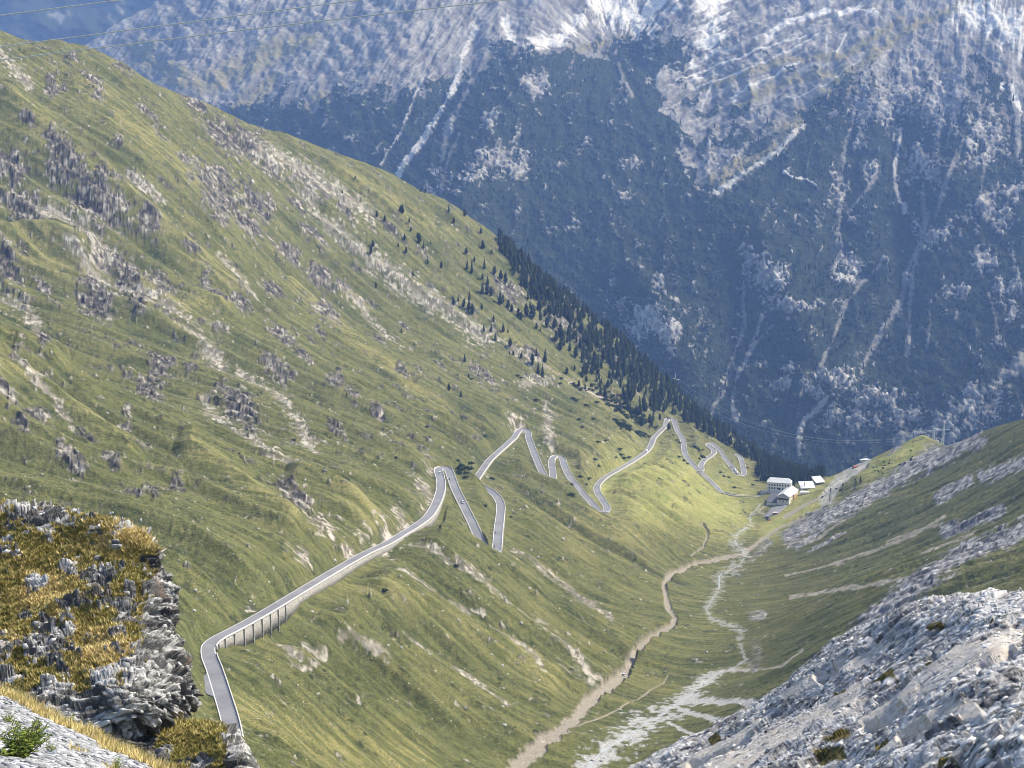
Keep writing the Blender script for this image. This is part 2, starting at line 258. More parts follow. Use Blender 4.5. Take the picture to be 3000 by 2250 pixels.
relief = wL * (7.0 * gl1 + 6.0 * gl2 + 2.4 * gl3) + wR * (3.2 * gr1 + 2.4 * gr2 + 1.1 * gr3) + .6 * bump + .26 * tuss + .55 * humm + wR * (.5 * perlin2(sR / 3.4, dR / 13, 57) + .5 * nstR_)
# masks from the photo
FALL = math.radians(38)
n1 = fbm2(x32 / 14, y32 / 14, 4, 30); n2 = fbm2(x32 / 5, y32 / 5, 3, 33); n3 = fbm2(x32 / 60, y32 / 60, 3, 36)
nst = perlin2(sL / 4.5, dL / 40, 38) + .6 * perlin2(sL / 2, dL / 18, 39)
nstR = perlin2(sR / 4.5, dR / 34, 48) + .6 * perlin2(sR / 2, dR / 16, 49)
rockL = blob_field(U, V, ROCKS_L, FALL); rock = sstep(.36, .60, rockL * 1.22 + .46 * n1 + .38 * n2 - .03)
bank = sstep(.34, .75, blob_field(U, V, BANKS, FALL) + .5 * n2 + .3 * n1 - .05)
scree = np.zeros(U.shape, np.float32)
for p, w in SCREE_L: scree = np.maximum(scree, seg_field(U, V, p, w * (1.25 if p[0][1] < 1300 else 1.0)))
scree = sstep(.5, .9, scree + .36 * nst + .34 * n2 + .22 * n1)
yel = np.zeros(U.shape, np.float32)
for p, w in YELLOW_L: yel = np.maximum(yel, seg_field(U, V, p, w, 2.2))
yel = np.clip(yel * (.8 + .5 * nst), 0, 1)
ribs = np.zeros(U.shape, np.float32)
for p, w in ROCKS_R: ribs = np.maximum(ribs, seg_field(U, V, p, w, 2.0))
ribs = sstep(.36, .62, ribs + .22 * nstR + .26 * n1 + .1 * n2)
pale = np.zeros(U.shape, np.float32)
for p, w in PALE_R: pale = np.maximum(pale, seg_field(U, V, p, w, 2.4))
pale = sstep(.5, .75, pale + .3 * n2)
gravel = sstep(.5, .9, seg_field(U, V, STREAM, 1, 2.0) + .46 * n2 + .42 * n1) * (.5 + .5 * sstep(1900, 2040, V))
for p, w in FAN: gravel = np.maximum(gravel, sstep(.5, .75, seg_field(U, V, p, w, 2.2) + .3 * n2))
water = sstep(.8, .95, seg_field(U, V, [(u + 4 * math.sin(i * 2.1), v, max(w * .16, 2)) for i, (u, v, w) in enumerate(STREAM)], 1, 1.6) + .1 * n2)
dirt = sstep(.40, .62, seg_field(U, V, TRACK, 1, 2.0) + .26 * n2 + .12 * n1)
path = np.zeros(U.shape, np.float32)
for p, w in PATHS: path = np.maximum(path, seg_field(U, V, p, w, 2.0))
lot = np.zeros(U.shape, np.float32)
for p, w in LOT: lot = np.maximum(lot, seg_field(U, V, p, w, 2.0))
lot = sstep(.40, .6, lot + .1 * n2)
sunlit_meadow = np.zeros(U.shape, np.float32)  # patches of sunlight painted into the grass colour
for p, w in [([(1850,1400),(1990,1440),(2120,1480)],62),([(1900,1510),(2060,1500),(2160,1500)],44),([(2260,1550),(2330,1505),(2420,1480)],26),([(2330,1462),(2420,1420),(2500,1380)],12),([(2560,1385),(2630,1345),(2690,1300)],34),([(1760,1440),(1830,1400),(1900,1370)],20)]: sunlit_meadow = np.maximum(sunlit_meadow, seg_field(U, V, p, w, 2.2))
sunlit_meadow = np.clip(sunlit_meadow * 1.1 + .25 * n1 + .15 * n2, 0, 1) * (sunlit_meadow > .05)
path = sstep(.42, .6, path + .08 * n2)
lim = (gy < 2150) & (gy > 500)
for a in (gravel, dirt, path, water, lot, sunlit_meadow): a *= lim
gravel = np.maximum(gravel, .75 * lot)
rock = rock * wL + ribs * wR
scat = sstep(.50, .74, n1 * .8 + .55 * n3 + .35 * nst) * wL * sstep(1650, 1300, V) * .9       # further broken ground high on the left slope
rock = np.maximum(rock, scat * (1 - yel)) * (1 - dirt) * (1 - path)
yel_wide = np.zeros(U.shape, np.float32)
for p, w in YELLOW_L[:10]: yel_wide = np.maximum(yel_wide, seg_field(U, V, p, w * 1.5, 2.2) * (8.0 if V is not None else 0))
for p, w, a_ in [([(-80,750),(60,742),(150,742),(235,770)],36,22),([(420,872),(540,905),(645,930)],22,9),([(-60,1045),(60,1050),(160,1090)],26,6)]: yel_wide = np.maximum(yel_wide, seg_field(U, V, p, w, 2.0) * a_ * 1.3)
relief = relief + yel_wide * wL * sstep(4, 40, rd)
fm = (rock > .02) | (scree > .05) | (bank > .02)
fh, fe, ft = np.zeros(U.shape, np.float32), np.zeros(U.shape, np.float32), np.full(U.shape, .5, np.float32)
pq = np.stack([np.where(wL > .5, sL, sR)[fm] + 2.5 * n2[fm], np.where(wL > .5, dL, dR)[fm] + 2.5 * n1[fm]], -1)
h1_, e1_, t1_ = facets(pq / np.array([6.0, 9.0], np.float32), 1, .9); h2_, e2_, t2_ = facets(pq / np.array([2.4, 3.4], np.float32), 2, .9)
fh[fm] = h1_ + .45 * h2_; fe[fm] = np.maximum(e1_, .7 * e2_); ft[fm] = np.clip(.5 + .5 * (t1_ - .5) + .7 * (t2_ - .5) - .45 * np.maximum(e1_, .6 * e2_) + .25 * n2[fm], 0, 1)
blk = np.abs(perlin2(x32 / 7, y32 / 7, 61)) + .6 * np.abs(perlin2(x32 / 3.1, y32 / 3.1, 62)) + .9 * np.maximum(perlin2(sL / 5, dL / 9, 63), 0)
relief = relief + rock * (wL * (1.2 * blk + 2.3 * fh + .4) + wR * (1.0 * blk + .9 * fh)) + bank * (1.0 * blk + 1.6 * fh) - scree * (.7 - .35 * blk) - gravel * .5 - .6 * dirt * sstep(.5, 1, dirt)
relief *= np.where(dirt + path > .1, 1 - .75 * np.clip(dirt + path, 0, 1), 1)
z = gz + relief * amp
# back of the crest falls away
zb = zc + 2.0 - .64 * cd
k = 5.0; h = np.clip(.5 + .5 * (zb - z) / k, 0, 1)
z = np.where(cd > -60, zb + h * (z - zb) - k * h * (1 - h), z)
# cut and fill along the road
wf_dn = 3.4 + 1.4 * sstep(900, 2000, gy); wf_up = 4.3 + 1.6 * sstep(900, 2000, gy)
bl_dn = 1.0 + 3.4 * sstep(900, 2000, gy); bl_up = 7.0 + 2 * sstep(900, 2000, gy)
dn = rside > 0
wf = np.where(dn, wf_dn, wf_up); bl = np.where(dn, bl_dn, bl_up)
kk = sstep(0, 1, (rd - wf) / bl)
z = np.where(rd < 40, (rz - .35) * (1 - kk) + z * kk, z)
bench = sstep(26, 4.2, rd) * (rd > 3.4) * dn * (sstep(640, 690, gy) * sstep(1130, 1080, gy) * (gx < -50) * 3.0 + .9 * sstep(1080, 1130, gy))
z = z - bench
gz_final = z
def height(x, y):
    x = np.asarray(x, float); y = np.asarray(y, float)
    fi = np.interp(y, YR, np.arange(NY)); fj = (x / y - A0) / (A1 - A0) * (NA - 1)
    fi = np.clip(fi, 0, NY - 1.001); fj = np.clip(fj, 0, NA - 1.001)
    i = fi.astype(int); j = fj.astype(int); a = fi - i; b = fj - j
    g = gz_final
    return (g[i, j] * (1 - b) + g[i, j + 1] * b) * (1 - a) + (g[i + 1, j] * (1 - b) + g[i + 1, j + 1] * b) * a
def ground(u, v, tmin=480, tmax=2700):
    """where the line of sight through a photo pixel first meets the ground"""
    T = np.arange(tmin, tmax, 1.5); P = unproj(u, v, T); b = P[:, 2] < height(P[:, 0], P[:, 1])
    if not b.any(): return None
    p = P[np.argmax(b)].copy(); p[2] = height(p[0], p[1]); return p
dry = np.clip(.45 + .35 * n3 + (.34 * gl2 + .16 * gl1) * wL + .3 * gr2 * wR + .14 * (gl3 * wL + gr3 * wR) + .18 * n1 + .3 * sstep(1350, 200, V) * wL, 0, 1) * .62 + .6 * yel  # yel also brings in the painted sunlight by the hotel
dry = np.clip(dry, 0, 1)
dry = np.clip(dry - .14 * humm * (1 - yel), 0, 1)
heath = np.clip(.30 * sstep(.1, .9, -humm) * wR + sstep(.05, .5, n1 * .7 + .5 * fbm2(x32 / 30, y32 / 30, 2, 71) - .15 * yel - .16 * (gl2 * wL + gr2 * wR)) * (.4 + .6 * wL), 0, 1)

streak = np.clip(.5 + .42 * (nst * wL + nstR * wR) + .16 * tuss, 0, 1)
# ------------------------------------------------------------------ scene helpers
SC = bpy.context.scene; COL = SC.collection
def tag(o, label=None, cat=None, group=None, kind=None):
    for k, v in (('label', label), ('category', cat), ('group', group), ('kind', kind)):
        if v: o[k] = v
    return o
def mesh_np(name, V, quads=None, tris=None, mat=None, parent=None, smooth=True, attrs=None, link=True):
    me = bpy.data.meshes.new(name); V = np.ascontiguousarray(V, np.float32).reshape(-1, 3)
    me.vertices.add(len(V)); me.vertices.foreach_set('co', V.ravel())
    faces = []; counts = []
    if quads is not None and len(quads): faces.append(np.asarray(quads, np.int32).ravel()); counts.append(np.full(len(quads), 4, np.int32))
    if tris is not None and len(tris): faces.append(np.asarray(tris, np.int32).ravel()); counts.append(np.full(len(tris), 3, np.int32))
    loops = np.concatenate(faces); cnt = np.concatenate(counts)
    me.loops.add(len(loops)); me.loops.foreach_set('vertex_index', loops)
    me.polygons.add(len(cnt)); me.polygons.foreach_set('loop_start', np.r_[0, np.cumsum(cnt)[:-1]].astype(np.int32)); me.polygons.foreach_set('loop_total', cnt)
    me.update(calc_edges=True)
    if smooth: me.polygons.foreach_set('use_smooth', np.ones(len(cnt), bool))
    for k, arr in (attrs or {}).items():
        a = me.attributes.new(k, 'FLOAT_COLOR', 'POINT'); a.data.foreach_set('color', np.ascontiguousarray(arr, np.float32).ravel())
    if mat: me.materials.append(mat)
    o = bpy.data.objects.new(name, me)
    if link: COL.objects.link(o)
    if parent: o.parent = parent
    return o
def grid_quads(nr, nc):
    i = np.arange(nr * nc, dtype=np.int32).reshape(nr, nc)
    return np.stack([i[:-1, :-1], i[:-1, 1:], i[1:, 1:], i[1:, :-1]], -1).reshape(-1, 4)
class MB:
    """collects simple shapes and links them as one mesh object"""
    def __init__(s): s.v = []; s.f = []
    def add(s, vs, fs):
        b = len(s.v); s.v += [tuple(p) for p in vs]; s.f += [tuple(b + i for i in f) for f in fs]
    def box(s, c, size, ax=(1, 0), taper=1.0):
        cx, cy, cz = c; sx, sy, sz = (q / 2 for q in size); ux, uy = ax
        vs = []
        for k, sc in ((-1, 1), (1, taper)):
            for a, b in ((-1, -1), (1, -1), (1, 1), (-1, 1)):
                lx, ly = a * sx * sc, b * sy * sc
                vs.append((cx + lx * ux - ly * uy, cy + lx * uy + ly * ux, cz + k * sz))
        s.add(vs, [(3, 2, 1, 0), (4, 5, 6, 7), (0, 1, 5, 4), (1, 2, 6, 5), (2, 3, 7, 6), (3, 0, 4, 7)])
    def bar(s, p, q, r, r2=None, n=5):
        p = np.array(p, float); q = np.array(q, float); r2 = r if r2 is None else r2
        d = q - p; d /= np.linalg.norm(d) + 1e-9; a = np.cross(d, (0, 0, 1) if abs(d[2]) < .9 else (1, 0, 0)); a /= np.linalg.norm(a); b = np.cross(d, a)
        vs = [p + r * (math.cos(t) * a + math.sin(t) * b) for t in np.arange(n) * 2 * np.pi / n] + [q + r2 * (math.cos(t) * a + math.sin(t) * b) for t in np.arange(n) * 2 * np.pi / n]
        s.add(vs, [(i, (i + 1) % n, n + (i + 1) % n, n + i) for i in range(n)] + [tuple(range(n))[::-1], tuple(range(n, 2 * n))])
    def build(s, name, mat, parent=None, smooth=False):
        me = bpy.data.meshes.new(name); me.from_pydata(s.v, [], s.f); me.materials.append(mat)
        if smooth: me.polygons.foreach_set('use_smooth', np.ones(len(me.polygons), bool))
        o = bpy.data.objects.new(name, me); COL.objects.link(o)
        if parent: o.parent = parent
        return o
def empty(name, loc=(0, 0, 0), rz=0):
    o = bpy.data.objects.new(name, None); o.location = loc; o.rotation_euler = (0, 0, rz); COL.objects.link(o); return o
def copy_tree(o, parent=None):
    c = o.copy(); COL.objects.link(c); c.parent = parent
    for ch in o.children: copy_tree(ch, c)
    return c
def fbm3(P, s, o, seed, gain=.5):
    r = 0; a = 1.0
    for i in range(o): r = r + a * perlin3(P[..., 0] / s, P[..., 1] / s, P[..., 2] / s, seed + i); s /= 2.05; a *= gain
    return r
def boulder_mesh(name, r, mat, seed, parent=None, sq=(1, .8, .6), sub=2):
    bm = bmesh.new(); bmesh.ops.create_icosphere(bm, subdivisions=sub, radius=1)
    co = np.array([v.co[:] for v in bm.verts]); d = 1 + .35 * fbm3(co + seed * 3.7, .9, 3, 440)
    for v, q, k in zip(bm.verts, co, d): v.co = [r * k * q[j] * sq[j] for j in range(3)]
    me = bpy.data.meshes.new(name); bm.to_mesh(me); bm.free(); me.materials.append(mat); o = bpy.data.objects.new(name, me); COL.objects.link(o)
    if parent: o.parent = parent
    return o
# ------------------------------------------------------------------ materials
class NT:
    def __init__(s, name, rough=.9, spec=.2):
        s.m = bpy.data.materials.new(name); s.m.use_nodes = True; s.t = s.m.node_tree; s.t.nodes.clear()
        s.out = s.t.nodes.new('ShaderNodeOutputMaterial'); s.b = s.t.nodes.new('ShaderNodeBsdfPrincipled')
        s.b.inputs['Roughness'].default_value = rough; s.b.inputs['Specular IOR Level'].default_value = spec
        s.t.links.new(s.b.outputs[0], s.out.inputs['Surface'])
    def n(s, t, **kw):
        x = s.t.nodes.new(t)
        for k, v in kw.items(): setattr(x, k, v)
        return x
    def link(s, a, b): s.t.links.new(a, b)
    def attr(s, name): return s.n('ShaderNodeAttribute', attribute_name=name)
    def sep(s, c):
        x = s.n('ShaderNodeSeparateColor'); s.link(c, x.inputs[0]); return x.outputs
    def co(s): return s.n('ShaderNodeTexCoord').outputs['Object']
    def mapped(s, scale=(1, 1, 1), rot=(0, 0, 0)):
        m = s.n('ShaderNodeMapping'); m.inputs['Scale'].default_value = scale; m.inputs['Rotation'].default_value = rot; s.link(s.co(), m.inputs[0]); return m.outputs[0]
    def noise(s, scale, detail=3, rough=.55, vec=None, dist=0):
        x = s.n('ShaderNodeTexNoise'); x.inputs['Scale'].default_value = scale; x.inputs['Detail'].default_value = detail; x.inputs['Roughness'].default_value = rough; x.inputs['Distortion'].default_value = dist
        s.link(vec if vec is not None else s.co(), x.inputs['Vector']); return x.outputs['Fac']
    def voro(s, scale, vec=None, feature='F1'):
        x = s.n('ShaderNodeTexVoronoi', feature=feature); x.inputs['Scale'].default_value = scale
        s.link(vec if vec is not None else s.co(), x.inputs['Vector']); return x
    def ramp(s, fac, stops):
        x = s.n('ShaderNodeValToRGB'); e = x.color_ramp.elements
        while len(e) < len(stops): e.new(.5)
        for i, (p, c) in enumerate(stops):
            e[i].position = p; e[i].color = (*c, 1) if len(c) == 3 else c
        s.link(fac, x.inputs[0]); return x.outputs[0]
    def rng(s, fac, a, b, c=0, d=1):
        x = s.n('ShaderNodeMapRange', interpolation_type='SMOOTHSTEP'); s.link(fac, x.inputs[0])
        for i, q in zip((1, 2, 3, 4), (a, b, c, d)): x.inputs[i].default_value = q
        return x.outputs[0]
    def mix(s, fac, a, b):
        x = s.n('ShaderNodeMix', data_type='RGBA')
        for sock, q in ((x.inputs['Factor'], fac), (x.inputs[6], a), (x.inputs[7], b)):
            if isinstance(q, (int, float)): sock.default_value = q
            elif isinstance(q, tuple): sock.default_value = (*q, 1)
            else: s.link(q, sock)
        return x.outputs[2]
    def math(s, op, a, b=None):
        x = s.n('ShaderNodeMath', operation=op)
        for i, q in enumerate((a, b)):
            if q is None: continue
            if isinstance(q, (int, float)): x.inputs[i].default_value = q
            else: s.link(q, x.inputs[i])
        return x.outputs[0]
    def bump(s, h, strength=.5, dist=1.0):
        x = s.n('ShaderNodeBump'); x.inputs['Strength'].default_value = strength; x.inputs['Distance'].default_value = dist; s.link(h, x.inputs['Height']); s.link(x.outputs[0], s.b.inputs['Normal'])
    def done(s, col):
        if isinstance(col, tuple): s.b.inputs['Base Color'].default_value = (*col, 1)
        else: s.link(col, s.b.inputs['Base Color'])
        return s.m
def plain(name, col, rough=.8, spec=.3, var=.15, scale=.6, metal=0):
    n = NT(name, rough, spec); n.b.inputs['Metallic'].default_value = metal
    f = n.noise(scale, 4)
    return n.done(n.mix(n.rng(f, .3, .7), tuple(c * (1 - var) for c in col), tuple(min(c * (1 + var), 1) for c in col)))
def terrain_material():
    n = NT('alpine_ground', .95, .1)
    A = n.sep(n.attr('mask_a').outputs['Color']); B = n.sep(n.attr('mask_b').outputs['Color']); C = n.sep(n.attr('mask_c').outputs['Color'])
    f1 = n.noise(.05, 5, .6); f2 = n.noise(.28, 4, .65); f3 = n.noise(1.1, 3, .7)
    D = n.sep(n.attr('mask_d').outputs['Color']); fs = D[0]
    green = n.mix(n.rng(f2, .34, .66), (.030, .040, .013), (.100, .112, .036))
    green = n.mix(n.rng(f1, .42, .72), green, (.088, .098, .038))
    green = n.mix(n.rng(fs, .25, .8, 0, .75), green, (.125, .135, .046)); yellow = n.mix(n.rng(fs, .25, .75), (.145, .15, .05), (.27, .25, .10))
    base = n.mix(A[0], green, yellow)
    base = n.mix(n.math('MULTIPLY', D[2], n.rng(f2, .3, .62, .5, 1)), base, n.mix(n.rng(f1, .35, .65), (.27, .30, .085), (.40, .385, .14)))  # painted sun patches: grass made lighter and yellower
    tus = n.mix(n.rng(f3, .3, .62), (.42, .42, .42), (1.2, 1.2, 1.2))
    mul = n.n('ShaderNodeMix', data_type='RGBA', blend_type='MULTIPLY'); mul.inputs['Factor'].default_value = 1; n.link(base, mul.inputs[6]); n.link(tus, mul.inputs[7]); base = mul.outputs[2]
    base = n.mix(n.math('MULTIPLY', A[1], n.rng(f2, .42, .6, .15, .8)), base, (.042, .052, .02))
    dots = n.rng(n.voro(.35).outputs['Distance'], .16, .10); base = n.mix(n.math('MULTIPLY', dots, n.rng(f1, .45, .6, 0, .8)), base, (.34, .33, .3))
    clump = n.math('MULTIPLY', n.math('MAXIMUM', n.rng(n.voro(.17).outputs['Distance'], .38, .24), n.rng(n.voro(.34).outputs['Distance'], .34, .22)), n.rng(f1, .40, .54)); base = n.mix(n.math('MULTIPLY', clump, n.rng(A[1], .05, .4, .15, .85)), base, (.03, .042, .014))
    rockc = n.ramp(D[1], [(.12, (.035, .034, .033)), (.42, (.115, .105, .09)), (.68, (.23, .212, .18)), (.95, (.46, .43, .375))])
    rockc = n.mix(n.rng(f3, .5, .75, 0, .5), rockc, (.17, .15, .13))
    screec = n.mix(n.rng(D[1], .2, .8), (.17, .155, .125), (.52, .485, .41))
    screec = n.mix(n.rng(f1, .4, .7), screec, (.27, .245, .195))
    base = n.mix(n.math('MULTIPLY', A[2], n.rng(f2, .3, .46, .35, 1)), base, rockc)
    base = n.mix(n.math('MULTIPLY', B[0], n.rng(f2, .32, .5, .35, 1)), base, screec)
    base = n.mix(B[1], base, n.mix(n.rng(f3, .35, .65), (.225, .20, .155), (.37, .335, .275)))
    base = n.mix(B[2], base, n.mix(n.rng(f3, .35, .65), (.24, .24, .23), (.56, .56, .545)))
    base = n.mix(C[0], base, n.ramp(D[1], [(.12, (.10, .10, .102)), (.45, (.27, .266, .265)), (.9, (.52, .51, .50))]))       # grey shaly ribs
    base = n.mix(C[1], base, n.mix(n.rng(D[1], .2, .8), (.17, .15, .12), (.52, .47, .40)))            # cut banks
    base = n.mix(C[2], base, (.45, .5, .54))                                                      # shallow stream
    rg = n.rng(C[2], .2, .8, .95, .25); n.link(rg, n.b.inputs['Roughness'])
    hgt = n.math('ADD', n.math('MULTIPLY', f2, 1.6), n.math('MULTIPLY', f3, .55)); n.bump(hgt, .55, 1.0)
    return n.done(base)
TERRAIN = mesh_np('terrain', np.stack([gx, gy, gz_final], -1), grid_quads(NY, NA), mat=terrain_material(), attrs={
    'mask_a': np.stack([dry, heath, rock * wL * (1 - bank), np.ones_like(dry)], -1),  # dry also carries the painted sunlight by the hotel and right spur
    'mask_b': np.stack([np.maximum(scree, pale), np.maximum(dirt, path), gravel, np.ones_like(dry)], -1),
    'mask_d': np.stack([streak, ft, sunlit_meadow, np.ones_like(dry)], -1),
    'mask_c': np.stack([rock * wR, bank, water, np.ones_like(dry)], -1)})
tag(TERRAIN, kind='structure')
# ------------------------------------------------------------------ far mountain across the valley
def interp_rows(u, v):
    """depth of the far mountainside: it leans back, recedes to the left and carries ribs and bowls"""
    t = np.interp(v, [-260, -120, 0, 150, 300, 600, 900, 1150, 1400, 1700], [6450, 6050, 5750, 5450, 5150, 4650, 4250, 3950, 3750, 3600])
    t = t + np.interp(u, [-200, 300, 700, 1200, 1900, 2600, 3300], [1500, 900, 480, 120, 0, -150, -420])
    return t
RIBS = [([(2010,20),(1905,95),(1768,127),(1640,180),(1545,225),(1490,290),(1440,360),(1390,480),(1340,640)],260,150),([(2860,-20),(2650,90),(2480,250),(2384,339),(2240,480),(2090,601),(1990,700)],230,130),
        ([(700,-60),(560,120),(520,300)],150,140),([(3000,120),(2870,250),(2780,500)],160,110),([(2230,700),(2330,900),(2420,1100)],110,90),([(1850,800),(1950,920),(1990,1050)],110,70),([(1250,0),(1100,200),(980,380)],120,110)]
BOWLS = [([(1830,-60),(1830,40),(1800,110)],330,150),([(2150,-40),(2100,60),(2060,150),(2040,260)],160,110),([(1390,150),(1285,340),(1165,520)],70,40),([(2330,330),(2200,420),(2060,520),(1960,640)],120,110),([(2640,380),(2640,900),(2560,1066)],70,60),([(2524,818),(2398,1075)],50,40),([(2176,840),(2118,1148)],50,40),([(2500,320),(2460,740)],50,40)]
NR, NCF = 700, 980
vv = np.linspace(-120, 1640, NR)[:, None] * np.ones((1, NCF))
ul = np.interp(vv, [-230, -100, 0, 14, 59, 113, 136, 300, 600, 1640], [760, 560, 466, 452, 375, 294, 253, -60, -250, -250])
ss = np.linspace(0, 1, NCF)[None]; ss = ss + .0 * vv
uu = ul + ss * (3350 - ul)
tt = interp_rows(uu, vv) + 500 * np.exp(-ss / .012)
def line_dist(U, V, pts):
    out = np.full(U.shape, 1e9, np.float32)
    for (x0, y0), (x1, y1) in zip(pts[:-1], pts[1:]):
        du, dv = x1 - x0, y1 - y0; L = du * du + dv * dv
        k = np.clip(((U - x0) * du + (V - y0) * dv) / L, 0, 1); out = np.minimum(out, np.hypot(U - x0 - k * du, V - y0 - k * dv))
    return out
uf, vf = uu.astype(np.float32), vv.astype(np.float32)
for p, a, w in RIBS: d = line_dist(uf, vf, p); tt = tt - a * np.exp(-(d / w) ** 1.5)
for p, a, w in BOWLS: d = line_dist(uf, vf, p); tt = tt + a * np.exp(-(d / w) ** 2)
# runnels down the fall line (leaning left on the left flank)
lean = np.interp(uu, [300, 1300, 1700, 2300, 3000], [.75, .62, .25, .12, .06]).astype(np.float32)
sf = uf + lean * vf; wf_ = 26 * perlin2(uf / 130, vf / 150, 81) + 9 * perlin2(uf / 40, vf / 50, 82)
r1 = ridge2((sf + wf_) / 120, vf / 700, 83); r2 = ridge2((sf + wf_) / 44, vf / 320, 84); r3 = perlin2((sf + wf_ * .7) / 15, vf / 90, 85)
r4 = perlin2((sf + wf_ * .7) / 6, vf / 40, 96); fn = fbm2(uf / 40, vf / 40, 5, 86); fn2 = fbm2(uf / 12, vf / 9, 4, 88); strat = perlin2(uf / 90, (vf + 10 * perlin2(uf / 60, vf / 60, 90)) / 14, 89)
# local grain of the upper rock: leaning on the left flank, fanning into the bowl, slanting on the shoulder, upright on the right
def grain(a, b, seed): return .6 * perlin2(a / 15, b / 120, seed) + .55 * perlin2(a / 6.5, b / 55, seed + 1) + .35 * perlin2(a / 30, b / 160, seed + 2)
wob = 6 * perlin2(uf / 60, vf / 70, 97) + 3 * perlin2(uf / 20, vf / 24, 98)
gA = grain(uf + .70 * vf + wob, vf - .4 * uf, 110); ang = np.arctan2(uf - 1825, 175 - vf + 30); rad_ = np.hypot(uf - 1825, vf - 190)
gB = grain(ang * 230 + wob * .6, rad_, 114); gC = grain((.44 * uf + .90 * vf) * 1.15 + wob, .9 * uf - .44 * vf, 118); gD = grain(uf + .12 * vf + wob, vf, 122)
wB = sstep(1420, 1520, uf) * sstep(2130, 2040, uf) * sstep(210, 120, vf); wC = sstep(1880, 1990, uf) * sstep(2640, 2500, uf) * (1 - wB); wA = sstep(1750, 1500, uf) * (1 - wB); wD = np.clip(1 - wA - wB - wC, 0, 1)
gr = gA * wA + gB * wB + gC * wC + gD * wD
# what grows where
tree_line = np.interp(uf, [0,300,600,760,900,1000,1200,1420,1440,1555,1600,1700,1800,1900,2000,2030,2400,2460,2520,2600,2700,2800,2870,2930,3000,3300],
                          [330,330,310,270,285,265,250,190,130,128,155,145,128,98,100,100,100,150,170,150,180,210,120,150,330,330])
def in_poly(x, y, poly):
    inside = np.zeros(x.shape, bool)
    for (x0, y0), (x1, y1) in zip(poly, poly[1:] + poly[:1]):
        if y0 == y1: continue
        inside ^= ((y0 > y) != (y1 > y)) & (x < (x1 - x0) * (y - y0) / (y1 - y0) + x0)
    return inside
forest = (vf - tree_line) / 60
fns = fbm2((sf + wf_) / 34, vf / 120, 4, 91)
right_ = sstep(2380, 2480, uf)
forest = np.minimum(forest, 1.3) + (.9 + .5 * right_) * fn + .5 * fn2 + .8 * fns * (1 - right_) * sstep(1500, 1100, uf) + np.interp(vf, [0, 300, 480], [-.2, -.1, 1.0]) - .55 * sstep(1050, 400, uf) - right_ * np.interp(vf, [100, 300, 480], [1.0, .95, .1])
Z1 = [(2015,100),(2020,189),(1900,236),(1950,319),(2020,390),(1985,440),(2008,496),(2045,540),(2115,556),(2209,473),(2304,402),(2375,319),(2457,260),(2528,190),(2600,120),(2600,-400),(2015,-400)]
z1 = in_poly(uf + 34 * fn + 16 * fn2, vf + 30 * perlin2(uf / 50, vf / 50, 92) + 12 * fn2, Z1)
forest = np.where(z1, forest * .2 - 1.0 + 1.7 * blob_field(uf, vf, [(2150,415,60,26),(2210,440,44,16),(2060,430,40,30),(2080,330,26,20),(2160,330,30,12),(2000,300,30,22),(2250,410,34,10)], -.4) + .9 * fn, forest)
forest = sstep(-.06, .16, forest)
FS = [([(1392,90),(1365,150),(1345,210),(1320,280),(1285,340),(1240,410),(1200,470),(1160,525)],11,1),([(1385,20),(1390,100)],6,.6),([(1240,230),(1215,290),(1180,380),(1150,430),(1115,490)],5,.8),([(1175,10),(1130,70),(1060,140),(1000,190),(930,260)],10,.6),([(1130,110),(1040,190),(960,260)],6,.5),([(1430,160),(1390,220),(1340,320),(1310,380),(1295,470)],8,.55),([(1330,330),(1310,400)],9,.5),([(1545,225),(1500,265),(1490,290),(1455,320)],4,.5),([(1810,190),(1825,240),(1850,285)],7,.55),
 ([(2510,300),(2475,430),(2455,560),(2460,620),(2455,700),(2465,760)],9,.6),([(2565,520),(2520,580),(2480,630)],6,.6),([(2640,380),(2630,450),(2617,510),(2622,560),(2650,620)],8,.75),([(2770,300),(2740,430),(2700,560),(2715,640),(2685,740),(2650,800),(2646,872),(2601,949),(2560,1010),(2530,1070)],9,.6),([(2810,290),(2790,350),(2775,420)],7,.6),([(2700,700),(2669,822),(2665,931),(2655,1039)],9,.6),([(2575,780),(2524,830),(2470,904),(2443,990),(2398,1080)],7,.6),([(2176,840),(2181,953),(2149,1044),(2118,1148),(2080,1210)],7,.55),([(2230,930),(2203,1017),(2154,1112),(2147,1180),(2154,1235)],7,.7),([(2267,949),(2203,1017)],4,.6),([(2430,1160),(2407,1185),(2362,1229),(2336,1274),(2339,1338)],9,.75),([(2723,922),(2714,1021)],5,.45),([(2960,740),(2981,822),(2990,860)],8,.6),([(2895,863),(2913,944),(2940,1021)],6,.5),
 ([(2995,1060),(2904,1140),(2768,1235),(2633,1300)],26,.6),([(2950,1130),(2840,1240),(2720,1330)],20,.6),([(2360,515),(2384,400),(2250,470),(2140,560)],3,.3),([(2294,511),(2320,526),(2360,527),(2395,560)],4,1.0),([(2820,420),(2775,520),(2740,640)],8,.5),([(2900,330),(2885,480),(2860,620)],7,.5),([(2960,100),(2975,300),(2985,480)],9,.6),([(2600,160),(2590,300)],7,.4),([(2655,120),(2660,260)],5,.5),([(1290,560),(1310,470),(1345,390)],5,.4),([(1960,940),(1945,1010)],5,.6),([(2500,1240),(2540,1180),(2560,1130)],8,.6),([(2480,1300),(2490,1220)],7,.6)]
lite = np.zeros(uf.shape, np.float32)
FS.append(([(2098,570),(2160,525),(2230,475),(2290,440),(2352,372)],11,.9))
for p, w, s in FS: lite = np.maximum(lite, s * sstep(.5, .78, seg_field(uf, vf, p, w, 2.2) + .24 * fn2 + .34 * fns))
